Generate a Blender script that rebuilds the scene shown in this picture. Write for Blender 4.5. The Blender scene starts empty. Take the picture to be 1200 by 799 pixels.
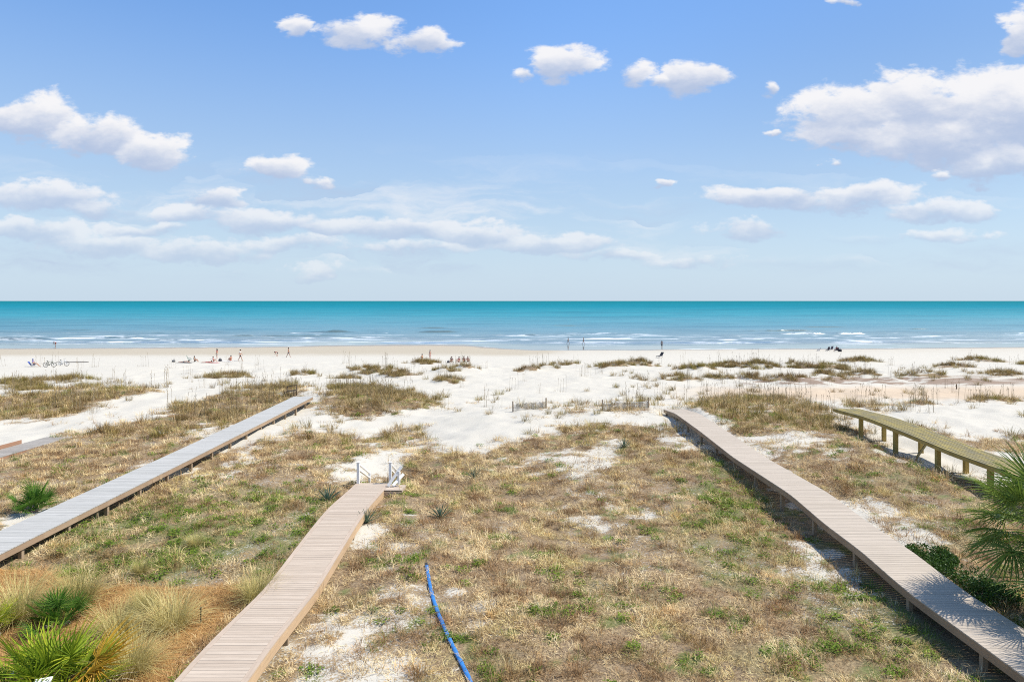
import bpy, math, random
import numpy as np
from mathutils import Vector, Matrix, Euler

R = math.radians
S = bpy.context.scene
COL = S.collection
random.seed(7)
RNG = np.random.default_rng(11)

# ------------------------------------------------------------------ camera
CAMZ, F, U0, V0 = 10.0, 800.0, 600.0, 352.5      # photo pixels (1200 wide)
cd = bpy.data.cameras.new('camera')
cam = bpy.data.objects.new('camera', cd); COL.objects.link(cam)
cam.location = (0, 0, CAMZ); cam.rotation_euler = (R(90), 0, 0)
cd.sensor_width = 36; cd.lens = F / 1200 * 36
cd.shift_y = -(399.5 - V0) / 1200
cd.clip_end = 120000; cd.clip_start = 0.2
S.camera = cam

# ------------------------------------------------------------------ light
SUN_EL, SUN_AZ = 54.0, 4.0        # azimuth from +X towards +Y
sl = bpy.data.lights.new('sun', 'SUN'); sl.energy = 4.3; sl.angle = R(0.5); sl.color = (1, 0.955, 0.88)
sun = bpy.data.objects.new('sun', sl); COL.objects.link(sun)
sd = Vector((math.cos(R(SUN_EL)) * math.cos(R(SUN_AZ)), math.cos(R(SUN_EL)) * math.sin(R(SUN_AZ)), math.sin(R(SUN_EL))))
sun.rotation_euler = sd.to_track_quat('Z', 'Y').to_euler()
S.view_settings.view_transform = 'Standard'; S.view_settings.look = 'None'
S.view_settings.exposure = 0.45; S.view_settings.gamma = 1; S.view_settings.use_curve_mapping = False
S.cycles.use_denoising = False; S.cycles.filter_width = 1.1
S.cycles.max_bounces = 5; S.cycles.diffuse_bounces = 2; S.cycles.glossy_bounces = 2
S.cycles.transmission_bounces = 2; S.cycles.transparent_max_bounces = 4
S.cycles.caustics_reflective = False; S.cycles.caustics_refractive = False


# ------------------------------------------------------------------ node helper
class NT:
    def __init__(s, nt): s.nt = nt
    def n(s, t, **kw):
        nd = s.nt.nodes.new(t)
        for k, v in kw.items(): setattr(nd, k, v)
        return nd
    def l(s, a, b): s.nt.links.new(a, b)
    def inp(s, sock, v):
        if v is None: return
        if hasattr(v, 'is_output'): s.l(v, sock)
        else: sock.default_value = v
    def math(s, op, a, b=None, c=None, clamp=False):
        nd = s.n('ShaderNodeMath', operation=op); nd.use_clamp = clamp
        for i, v in enumerate((a, b, c)): s.inp(nd.inputs[i], v)
        return nd.outputs[0]
    def vmath(s, op, a, b=None, c=None):
        nd = s.n('ShaderNodeVectorMath', operation=op)
        for i, v in enumerate((a, b, c)): s.inp(nd.inputs[i], v)
        return nd.outputs['Value'] if op == 'DOT_PRODUCT' else nd.outputs[0]
    def mix(s, f, a, b, blend='MIX'):
        nd = s.n('ShaderNodeMix', data_type='RGBA', blend_type=blend)
        s.inp(nd.inputs[0], f); s.inp(nd.inputs[6], a if hasattr(a, 'is_output') else (*a[:3], 1))
        s.inp(nd.inputs[7], b if hasattr(b, 'is_output') else (*b[:3], 1))
        return nd.outputs[2]
    def fmix(s, f, a, b):
        nd = s.n('ShaderNodeMix', data_type='FLOAT')
        s.inp(nd.inputs[0], f); s.inp(nd.inputs[2], a); s.inp(nd.inputs[3], b)
        return nd.outputs[0]
    def noise(s, vec, scale, detail=4, rough=0.55, dist=0.0):
        nd = s.n('ShaderNodeTexNoise')
        nd.inputs['Scale'].default_value = scale; nd.inputs['Detail'].default_value = detail
        nd.inputs['Roughness'].default_value = rough; nd.inputs['Distortion'].default_value = dist
        s.inp(nd.inputs['Vector'], vec)
        return nd
    def ramp(s, f, stops, interp='LINEAR'):
        nd = s.n('ShaderNodeValToRGB'); cr = nd.color_ramp; cr.interpolation = interp
        while len(cr.elements) < len(stops): cr.elements.new(0.5)
        for e, (p, c) in zip(cr.elements, stops): e.position = p; e.color = (*c[:3], 1)
        s.inp(nd.inputs[0], f)
        return nd.outputs[0]
    def sstep(s, x, lo, hi):
        nd = s.n('ShaderNodeMapRange', interpolation_type='SMOOTHSTEP')
        s.inp(nd.inputs[0], x); s.inp(nd.inputs[1], lo); s.inp(nd.inputs[2], hi)
        return nd.outputs[0]
    def attr(s, name):
        nd = s.n('ShaderNodeAttribute', attribute_name=name)
        return nd.outputs['Fac']


# ------------------------------------------------------------------ world: Nishita sky and fair-weather clouds
W = bpy.data.worlds.new('World'); S.world = W; W.use_nodes = True
wt = NT(W.node_tree); W.node_tree.nodes.clear()
sky = wt.n('ShaderNodeTexSky', sky_type='NISHITA'); sky.sun_disc = False
sky.sun_elevation = R(SUN_EL); sky.sun_rotation = R(90 - SUN_AZ)
sky.air_density = 1.0; sky.dust_density = 1.0; sky.ozone_density = 1.6; sky.altitude = 0
tc = wt.n('ShaderNodeTexCoord')
sep = wt.n('ShaderNodeSeparateXYZ'); wt.l(tc.outputs['Generated'], sep.inputs[0])
yy = wt.math('MAXIMUM', sep.outputs[1], 0.02)
pq = wt.n('ShaderNodeCombineXYZ')
wt.l(wt.math('DIVIDE', sep.outputs[0], yy), pq.inputs[0]); wt.l(wt.math('DIVIDE', sep.outputs[2], yy), pq.inputs[1])
P0 = pq.outputs[0]
stre = wt.vmath('MULTIPLY', P0, (1.0, 1.9, 1.0))
wn = wt.noise(stre, 9.0, 5, 0.55)
warp = wt.vmath('MULTIPLY', wt.vmath('SUBTRACT', wn.outputs['Color'], (0.5, 0.5, 0.5)), (0.13, 0.055, 0))
PW = wt.vmath('ADD', P0, warp)
CLOUDS = [  # u, v, rx, ry, strength
    (45, 140, 58, 30, 1.0), (115, 158, 62, 26, 1.0), (178, 174, 60, 24, 1.0), (20, 142, 40, 22, .9),
    (50, 230, 88, 22, 1.0), (105, 243, 40, 15, .8), (325, 200, 42, 20, .9), (376, 211, 18, 8, .6),
    (252, 232, 32, 17, 1.0), (225, 250, 76, 13, .75), (310, 258, 90, 17, .95), (400, 266, 60, 16, .8), (470, 268, 74, 19, .95),
    (560, 276, 76, 17, .95), (640, 287, 90, 16, .9), (40, 274, 76, 18, .95), (120, 285, 90, 18, .95), (235, 294, 110, 15, .85), (720, 300, 70, 9, .6), (330, 285, 90, 12, .7), (480, 292, 90, 10, .6), (170, 268, 60, 10, .7),
    (365, 316, 44, 9, .55), (350, 33, 26, 14, .8), (425, 41, 54, 18, .85), (492, 50, 44, 18, .95),
    (663, 80, 50, 27, 1.0), (604, 89, 16, 9, .5), (745, 88, 24, 18, .6), (812, 86, 40, 25, 1.05), (782, 93, 24, 9, .7),
    (896, 101, 13, 10, .55), (918, 157, 10, 5, .6), (995, 135, 76, 40, 1.05), (1085, 128, 95, 50, 1.15), (1180, 135, 90, 66, 1.2),
    (1165, 190, 80, 28, 1.0), (1110, 165, 130, 42, 1.1), (1000, 158, 70, 26, .9), (1195, 40, 30, 38, .95), (1280, 60, 70, 50, 1.0), (900, 234, 96, 17, .9), (1000, 230, 92, 16, .9),
    (1105, 244, 84, 15, .9), (873, 272, 54, 15, .85), (1110, 276, 70, 9, .5), (1102, 208, 24, 8, .7), (975, 192, 13, 7, .6),
    (780, 216, 10, 5, .6), (992, 4, 15, 8, .7), (800, 307, 66, 9, .5), (-120, 200, 110, 30, 1.0), (1380, 210, 130, 30, 1.0)]
cur = None; vs = None
for (u, v, rx, ry, st) in CLOUDS:
    p, q, a, b = (u - U0) / F, (V0 - v) / F, rx / F, ry / F
    r = wt.vmath('MULTIPLY_ADD', PW, (1 / a, 1 / b, 0), (-p / a, -q / b, 0))
    e = wt.math('MULTIPLY_ADD', wt.vmath('DOT_PRODUCT', r, r), -st, st)
    sy = wt.n('ShaderNodeSeparateXYZ'); wt.l(r, sy.inputs[0])
    if cur is None: cur, vs = e, sy.outputs[1]
    else:
        gt = wt.sstep(wt.math('SUBTRACT', e, cur), -0.45, 0.45)
        vs = wt.fmix(gt, vs, sy.outputs[1]); cur = wt.math('MAXIMUM', e, cur)
puff = wt.noise(stre, 17.0, 10, 0.57, .2)
fine = wt.noise(stre, 80.0, 6, 0.6)
dens = wt.math('ADD', cur, wt.math('MULTIPLY', wt.math('SUBTRACT', puff.outputs[0], 0.5), 2.5))
dens = wt.math('ADD', dens, wt.math('MULTIPLY', wt.math('SUBTRACT', fine.outputs[0], 0.5), 0.7))
alpha = wt.sstep(dens, -0.08, 0.62)
# near the horizon the clouds are seen through more air and thin out
el = wt.sstep(sep.outputs[2], 0.02, 0.22)
alpha = wt.math('MULTIPLY', alpha, wt.fmix(el, 0.45, 0.95))
wisp = wt.noise(wt.vmath('ADD', wt.vmath('MULTIPLY', PW, (3.0, 16.0, 0)), (3, 1, 0)), 1.3, 8, .62).outputs[0]
sq = wt.n('ShaderNodeSeparateXYZ'); wt.l(P0, sq.inputs[0])
band = wt.math('MULTIPLY', wt.sstep(sq.outputs[1], .02, .06), wt.math('SUBTRACT', 1.0, wt.sstep(sq.outputs[1], .12, .24)))
lft = wt.fmix(wt.sstep(sq.outputs[0], -.1, .35), 1.0, .45)
wisp = wt.math('MULTIPLY', wt.math('MULTIPLY', wt.sstep(wisp, .44, .72), band), wt.math('MULTIPLY', lft, .62))
alpha = wt.math('MAXIMUM', alpha, wisp)
alpha = wt.math('MULTIPLY', alpha, wt.math('GREATER_THAN', sep.outputs[1], 0.05))
lit = wt.math('ADD', wt.math('MULTIPLY', vs, 0.85), wt.math('MULTIPLY', wt.math('SUBTRACT', puff.outputs[0], 0.48), 1.9))
lit = wt.math('SUBTRACT', lit, wt.math('MULTIPLY', wt.sstep(dens, .35, 1.3), .28))
lit = wt.sstep(lit, -0.62, 0.50)
CW = 1.0 / 0.12
ccol = wt.mix(lit, tuple(x * CW for x in (0.345, 0.41, 0.55)), tuple(x * CW for x in (0.70, 0.69, 0.695)))
tint = wt.mix(1.0, sky.outputs[0], (0.80, 1.07, 1.336), 'MULTIPLY')
haze = wt.math('SUBTRACT', 1.0, wt.sstep(sep.outputs[2], -0.02, 0.42))
pale = wt.mix(wt.math('MULTIPLY', haze, 0.92), tint, tuple(x * CW for x in (0.44, 0.53, 0.62)))
dip = wt.math('SUBTRACT', 1.0, wt.math('MULTIPLY', wt.math('SUBTRACT', wt.sstep(sep.outputs[2], 0.02, 0.17), wt.sstep(sep.outputs[2], 0.20, 0.42)), 0.11))
pv = wt.vmath('MULTIPLY', pale, (1, 1, 1)); sc_ = wt.n('ShaderNodeVectorMath', operation='SCALE'); wt.l(pv, sc_.inputs[0]); wt.l(dip, sc_.inputs[3])
sc2_ = wt.n('ShaderNodeVectorMath', operation='SCALE'); wt.l(sc_.outputs[0], sc2_.inputs[0]); wt.l(wt.math('SUBTRACT', 1.0, wt.math('MULTIPLY', wt.math('MULTIPLY', wt.sstep(sep.outputs[0], 0.0, 0.6), wt.sstep(sep.outputs[2], .05, .35)), .27)), sc2_.inputs[3])
skyc = wt.mix(alpha, sc2_.outputs[0], ccol)
bg = wt.n('ShaderNodeBackground'); bg.inputs[1].default_value = 0.12
wt.l(skyc, bg.inputs[0])
wo = wt.n('ShaderNodeOutputWorld'); wt.l(bg.outputs[0], wo.inputs[0])


# ------------------------------------------------------------------ numeric noise
def vnoise(x, y, seed=0):
    x = np.asarray(x, float); y = np.asarray(y, float)
    xi = np.floor(x).astype(np.int64); yi = np.floor(y).astype(np.int64)
    fx = x - xi; fy = y - yi
    fx = fx * fx * (3 - 2 * fx); fy = fy * fy * (3 - 2 * fy)
    def h(a, b):
        n = (a * 374761393 + b * 668265263 + seed * 974711) & 0x7fffffff
        n = ((n ^ (n >> 13)) * 1274126177) & 0x7fffffff
        n = (n ^ (n >> 16)) & 0xffff
        return n / 65535.0
    return (h(xi, yi) * (1 - fx) + h(xi + 1, yi) * fx) * (1 - fy) + (h(xi, yi + 1) * (1 - fx) + h(xi + 1, yi + 1) * fx) * fy


def fbm(x, y, o=4, seed=0):
    s = 0; a = 0.5; t = 0
    for i in range(o):
        s = s + a * vnoise(x * 2 ** i + 17.3 * i, y * 2 ** i - 9.1 * i, seed + i); t += a; a *= 0.5
    return s / t


def sst(x, a, b):
    t = np.clip((np.asarray(x, float) - a) / (b - a), 0, 1)
    return t * t * (3 - 2 * t)


# ------------------------------------------------------------------ terrain height
SEA = -0.9
DECK_C = ([8, 16, 19.7, 24.5, 26.5, 31.4], [1.97, 1.95, 1.69, 1.92, 1.95, 1.62])
DECK_R = ([6, 14, 19, 21.5, 24, 27, 34, 40, 46, 49.6], [1.95, 1.95, 1.92, 2.12, 2.16, 2.36, 2.23, 2.38, 2.42, 2.12])
DECK_L = ([8, 20, 35, 45, 57.6], [2.0, 2.0, 2.04, 2.1, 2.22])
DECK_F = ([8, 30, 42], [1.9, 1.8, 1.62])
def zdeck(d, y):
    y = np.asarray(y, float)
    return sum(np.interp(y + o_, d[0], d[1]) for o_ in (-.6, -.3, 0, .3, .6)) / 5
XC, XR, XL, XF = (-7.15, -5.6), (11.0, 12.6), (-17.8, -16.2), (-28.7, -27.2)
XY = (20.8, 22.5)
DECK_Y = ([14, 20, 30, 32.5, 36, 40, 44.2], [2.6, 2.7, 2.83, 2.85, 3.02, 3.16, 3.02])

HUM = [  # foredune clumps: u, v, half width in px, height (m)
    (622, 430, 13, .7), (641, 427, 14, .8), (665, 424, 14, .5), (722, 427, 28, .8), (745, 423, 22, .9), (522, 432, 16, .5),
    (546, 428, 14, .6), (527, 445, 22, .3), (465, 437, 26, .5), (445, 431, 24, .7), (487, 471, 34, .5), (820, 429, 28, .7),
    (800, 442, 24, .3), (890, 425, 24, .7), (855, 426, 18, .4), (925, 424, 10, .4), (942, 428, 14, .4), (970, 427, 24, .6),
    (965, 434, 12, .5), (882, 438, 16, .5), (920, 440, 22, .4), (850, 442, 22, .2), (980, 441, 9, .2), (1010, 421, 24, .7),
    (1012, 436, 20, .5), (1085, 436, 22, .6), (1115, 428, 24, .5), (1147, 420, 22, .7), (1178, 437, 28, .5), (1080, 472, 24, .4),
    (1142, 470, 16, .3), (1178, 468, 34, .4), (355, 437, 16, .3), (418, 431, 16, .3), (405, 440, 10, .2), (265, 440, 30, .3),
    (82, 443, 30, .3), (30, 446, 28, .2), (150, 459, 30, .3), (25, 455, 30, .3), (495, 424, 18, .3), (1225, 425, 30, .6), (-30, 450, 30, .4)]


def zbase(X, Y):
    X = np.asarray(X, float); Y = np.asarray(Y, float)
    s = sst(-X, 4, 20)
    Yw = Y - 11 * s * sst(Y, 34, 52) * (1 - sst(Y, 78, 100))
    z = np.interp(Yw, [-30, 10, 16, 30, 42, 50, 58, 65, 76, 86, 93, 101, 112, 122], [1.25, 1.3, 1.35, 1.4, 1.55, 1.95, 1.25, .6, .35, .55, .65, .35, .12, 0])
    z = z - 0.75 * np.exp(-((X + 7.5) / 5) ** 2 - ((Y - 50) / 8) ** 2)
    z = z + 0.40 * np.exp(-((X - 19) / 7) ** 2 - ((Y - 36) / 9) ** 2) + 0.35 * np.exp(-((X - 18) / 3) ** 2 - ((Y - 42) / 3.5) ** 2)
    z = z - 0.85 * np.exp(-((X + 6.2) / 1.9) ** 2 - ((Y - 34.2) / 2.0) ** 2)
    z = z + 0.25 * np.exp(-((X - 8) / 6) ** 2 - ((Y - 49) / 3.5) ** 2) + 0.3 * np.exp(-((X - 14.5) / 2.5) ** 2 - ((Y - 47) / 5) ** 2)
    dune = sst(Y, 8, 20) * (1 - sst(Y, 100, 118))
    z = z + dune * (0.7 * (fbm(X / 9, Y / 9, 3, 3) - .5) + 0.32 * (fbm(X / 1.6, Y / 1.6, 3, 8) - .5) + .05 * (fbm(X / .6, Y / .6, 2, 9) - .5))
    z = z + 0.10 * (fbm(X / 14, Y / 6, 2, 21) - .5) * sst(Y, 100, 118) * (1 - sst(Y, 135, 150))
    # beach face down to the water
    ys = shore(X)
    face = -(Y - 122) / (ys - 122) * (0.9 + 0.0)
    face = np.where(Y > ys, SEA - (Y - ys) * 0.012 - ((Y - ys) / 60) ** 2 * .8, face)
    z = np.where(Y > 122, face + 0 * z, z)
    return z


def shore(X):
    X = np.asarray(X, float)
    u = 600 + 800 * X / 158.0
    v = np.interp(u, [-600, 0, 120, 290, 370, 450, 540, 585, 620, 700, 900, 1030, 1200, 1700],
                  [409, 408, 407.5, 406.2, 404.8, 403.6, 404, 408, 410, 410, 408.6, 408, 406.6, 405])
    ys = 800 * (CAMZ - SEA) / (v - V0)
    return ys + 2.2 * (fbm(X / 9, X * 0 + 3, 3, 31) - .5)


_hx = []
def zground(X, Y):
    X = np.asarray(X, float); Y = np.asarray(Y, float)
    z = zbase(X, Y)
    for (hx, hy, hr, hh) in _hx:
        m = (np.abs(X - hx) < hr * 3) & (np.abs(Y - hy) < hr * 3)
        if np.any(m):
            d = ((X - hx) / hr) ** 2 + ((Y - hy) / (hr * .8)) ** 2
            z = z + np.where(m, hh * np.exp(-d), 0)
    for (xs, dk, ye, cl) in ((XC, DECK_C, 31.4, .30), (XR, DECK_R, 49.6, .42), (XL, DECK_L, 55.6, .36), (XF, DECK_F, 42, .05)):
        w = sst(X, xs[0] - .9, xs[0] - .05) * (1 - sst(X, xs[1] + .05, xs[1] + .9)) * (1 - sst(Y, ye - .4, ye + 1.2))
        lim = zdeck(dk, Y) - cl
        z = z + w * np.minimum(lim - z, 0)
    w = sst(X, XY[0] - 1.2, XY[0]) * (1 - sst(X, XY[1] + .3, XY[1] + 1.5)) * (1 - sst(Y, 40, 43)) * sst(Y, 10, 28)
    z = z - w * 0.28
    return z


def ray_ground(u, v, fn=None):
    fn = fn or zground
    Ys = np.concatenate([np.arange(9, 60, .06), np.arange(60, 190, .15)])
    Xs = (u - U0) / F * Ys
    g = fn(Xs, Ys); rz = CAMZ - (v - V0) / F * Ys
    i = np.argmax(g >= rz)
    if not (g >= rz).any(): i = len(Ys) - 1
    return Vector((float(Xs[i]), float(Ys[i]), float(g[i])))


for (u, v, w, h) in HUM:
    y = 90.0
    for _ in range(6):
        zz = float(zbase((u - U0) / F * y, y)) + h * .8
        y = F * (CAMZ - zz) / (v - V0)
    _hx.append(((u - U0) / F * y, y, max(w / F * y * .75, .8), h))
def gz(x, y): return float(zground(np.array([x]), np.array([y]))[0])


# ------------------------------------------------------------------ what covers the sand (world positions read through the survey photo)
def inpoly(u, v, poly):
    r = np.zeros(u.shape, bool); n = len(poly); j = n - 1
    for i in range(n):
        xi, yi = poly[i]; xj, yj = poly[j]
        c = ((yi > v) != (yj > v)) & (u < (xj - xi) * (v - yi) / (yj - yi + 1e-9) + xi)
        r ^= c; j = i
    return r


GRASS_P = [
    [(-400, 470), (0, 464), (60, 460), (125, 464), (112, 480), (60, 493), (0, 494), (-400, 500)],
    [(-400, 560), (0, 533), (70, 514), (110, 502), (160, 494), (205, 482), (235, 467), (285, 456), (335, 454), (350, 463), (267, 502), (230, 520), (110, 575), (0, 625), (0, 799), (-400, 799)],
    [(60, 456), (160, 458), (185, 462), (150, 466), (60, 464)],
    [(300, 520), (330, 508), (370, 506), (420, 512), (440, 530), (410, 548), (390, 560), (420, 570), (460, 540), (500, 530), (540, 532), (590, 514),
     (640, 506), (720, 500), (790, 506), (830, 520), (890, 548), (960, 600), (1100, 700), (1300, 800), (1300, 1000), (-200, 1000), (-200, 700), (110, 600), (240, 532)],
    [(366, 466), (385, 458), (430, 452), (470, 458), (500, 468), (525, 478), (480, 474), (455, 482), (425, 490), (395, 486), (375, 476)],
    [(355, 470), (370, 470), (330, 486), (300, 500), (285, 506), (290, 498)],
    [(430, 512), (470, 502), (505, 508), (500, 524), (460, 530), (438, 526)],
    [(590, 484), (640, 477), (700, 478), (760, 474), (800, 482), (770, 486), (700, 487), (640, 488)],
    [(830, 470), (880, 460), (930, 468), (980, 486), (1010, 500), (1040, 530), (1080, 545), (1120, 552), (1180, 566), (1400, 600), (1400, 900), (1240, 780), (1100, 670), (1000, 600), (930, 550), (880, 520), (850, 500)],
    [(1060, 505), (1110, 504), (1150, 520), (1170, 532), (1130, 520), (1090, 512)],
    [(1150, 522), (1200, 515), (1400, 520), (1400, 545), (1200, 540), (1160, 534)],
    [(1000, 482), (1040, 470), (1030, 484)],
]
SAND_P = [  # bare or thin patches: polygon, cover left
    ([(210, 500), (265, 496), (268, 500), (235, 515)], .1), ([(120, 470), (200, 466), (180, 476), (140, 484)], .15),
    ([(300, 500), (340, 488), (400, 486), (420, 500), (400, 508), (350, 505), (310, 512)], .03),
    ([(250, 556), (262, 540), (290, 528), (312, 530), (290, 548)], .05), ([(320, 530), (350, 532), (345, 545), (322, 545)], .35),
    ([(380, 556), (400, 545), (430, 548), (440, 562), (410, 568)], .02), ([(425, 545), (445, 535), (470, 528), (465, 545), (440, 560)], .1),
    ([(640, 528), (680, 520), (735, 515), (720, 545), (700, 560), (640, 552)], .28), ([(595, 548), (650, 540), (660, 552), (620, 558)], .3),
    ([(560, 548), (580, 548), (575, 562), (558, 560)], .3), ([(770, 516), (800, 510), (815, 520), (790, 528)], .1),
    ([(880, 508), (930, 502), (985, 520), (975, 536), (930, 530), (890, 524)], .12), ([(860, 474), (900, 470), (930, 482), (900, 490)], .2),
    ([(590, 484), (640, 477), (700, 478), (760, 474), (800, 482), (770, 489), (700, 489), (640, 489)], .42), ([(1035, 600), (1070, 606), (1120, 640), (1110, 650), (1060, 630)], .4), ([(1000, 580), (1040, 588), (1060, 605), (1020, 600)], .45),
    ([(310, 725), (360, 712), (420, 728), (470, 745), (530, 770), (545, 1000), (240, 1000), (290, 800)], .40),
    ([(460, 700), (500, 690), (545, 700), (520, 730), (470, 722)], .62), ([(400, 612), (440, 600), (450, 640), (400, 660)], .5),
    ([(0, 498), (60, 494), (115, 480), (165, 466), (175, 470), (110, 500), (60, 514), (0, 531), (-300, 560), (-300, 500)], .02),
    ([(640, 590), (700, 580), (760, 600), (700, 615)], .72), ([(960, 640), (1010, 660), (1020, 690), (970, 680)], .6)]
MULCH_P = [(-300, 655), (0, 662), (60, 668), (110, 684), (160, 682), (230, 686), (312, 690), (245, 753), (203, 799), (100, 1000), (-300, 1000)]
GREEN = [(180, 635, 130, 45, .85), (330, 610, 60, 40, .8), (900, 650, 70, 40, .55), (1000, 760, 90, 40, .45), (1120, 620, 60, 30, .35), (860, 590, 50, 30, .7), (570, 770, 40, 26, .4), (690, 690, 60, 30, .35), (300, 640, 60, 40, .65), (110, 630, 70, 26, .7), (150, 620, 90, 28, .75), (190, 655, 120, 22, .7), (330, 600, 50, 30, .7), (250, 590, 80, 20, .5), (225, 610, 60, 30, .6), (100, 660, 60, 16, .6),
         (850, 605, 40, 30, .6), (800, 620, 50, 20, .35), (950, 690, 50, 30, .5), (970, 715, 30, 18, .6), (760, 700, 60, 20, .25), (1010, 640, 20, 20, .4),
         (1080, 560, 80, 20, .35), (740, 600, 40, 14, .3), (930, 770, 60, 30, .3), (640, 720, 30, 20, .25), (1170, 720, 40, 30, .3)]


def project(X, Y, Z): return U0 + F * X / Y, V0 + F * (CAMZ - Z) / Y


def covers(X, Y, Z):
    wob = 0.9 + Y * .006
    n1 = (fbm(X / 1.3, Y / 1.3, 3, 41) - .5) * 2 * wob; n2 = (fbm(X / 1.3, Y / 1.3, 3, 47) - .5) * 2 * wob
    n1 = n1 + (fbm(X / 4.5, Y / 4.5, 2, 43) - .5) * 2 * wob; n2 = n2 + (fbm(X / 4.5, Y / 4.5, 2, 49) - .5) * 2 * wob
    Ym = np.maximum(Y + n2, 5.0)
    u, v = project(X + n1, Ym, Z)
    g = np.zeros(X.shape)
    for dx, dy in ((0, 0), (-.7, -1.3), (.7, -.8), (-.6, 1.0), (.8, 1.5), (0, -2.2)):     # several lookups feather the edges
        k_ = np.clip(Y / 40, .35, 1.3); Yk = np.maximum(Y + n2 + dy * k_, 5.0)
        uk, vk = project(X + n1 + dx * k_, Yk, Z); gk = np.zeros(X.shape)
        for p in GRASS_P: gk = np.where(inpoly(uk, vk, p), 1.0, gk)
        for p, c in SAND_P: gk = np.where(inpoly(uk, vk, p), np.minimum(gk, c), gk)
        g = g + gk / 6
    g = np.where(g < .999, g * (.55 + .9 * sst(fbm(X / .8, Y / .8, 3, 53), .32, .62)), g); g = np.clip(g, 0, 1)
    g = np.maximum(g, .075 * sst(fbm(X / 2.6, Y / 2.0, 4, 57), .49, .68) * sst(Y, 40, 47) * (1 - sst(Y, 76 + 16 * sst(X, 5, 25), 88 + 12 * sst(X, 5, 25))) * (1 - .6 * np.exp(-((X - 2) / 14) ** 2 - ((Y - 72) / 10) ** 2)))
    g = np.where(Y < 13, .8, g)
    big = fbm(X / 3.2, Y / 3.2, 3, 61)
    g = g * (0.66 + 0.5 * sst(big, .35, .6))
    hum = np.zeros(X.shape)
    for (hx, hy, hr, hh) in _hx:
        d = ((X - hx + .8 * n1) / (hr * 1.4)) ** 2 + ((Y - hy + .8 * n2 - .1 * hr) / (hr * 1.1)) ** 2
        hum = np.maximum(hum, sst(1.25 - d, 0, .8))
    g = np.maximum(g, np.where(Y > 45, hum * .95 * (.35 + .8 * sst(fbm(X / .9, Y / .9, 2, 67), .36, .56)), 0))
    um, vm = project(X + .25 * n1, np.maximum(Y + .25 * n2, 5), Z); m = inpoly(um, vm, MULCH_P) & (X < XC[0])
    trk = np.exp(-((v - 460) / 7.5) ** 4) * sst(u, 760, 860) * (Y > 50); g = g * (1 - .85 * trk)
    mulch = np.where(m & (Y < 26), 1.0, 0)
    gr = np.zeros(X.shape)
    for (a, b, c, d, s) in GREEN:
        gr = np.maximum(gr, s * sst(1.3 - ((u - a) / c) ** 2 - ((v - b) / d) ** 2, 0, 1))
    spot = fbm(X / .9, Y / .9, 2, 77)
    gr = np.maximum(gr * (.25 + .75 * sst(spot, .36, .58)), .95 * sst(fbm(X / .5, Y / .5, 2, 78), .68, .74))
    gr = np.maximum(gr, .55 * (X > 9.6) * (X < 11.1) * (Y < 36) * sst(spot, .35, .55)) * (g > .3)
    deb = np.exp(-((v - 446) / 6.0) ** 2) * sst(u, 830, 900) * (1 - .4 * sst(u, 1150, 1250)) * (Y > 60) * (.25 + .75 * sst(fbm(X / 1.6, Y / .9, 4, 91), .30, .62))
    tan = np.exp(-((v - 461 + (u - 1000) * .004) / 8.0) ** 4) * sst(u, 740, 900) * (Y > 50)
    return g, mulch, gr, deb, tan


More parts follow.
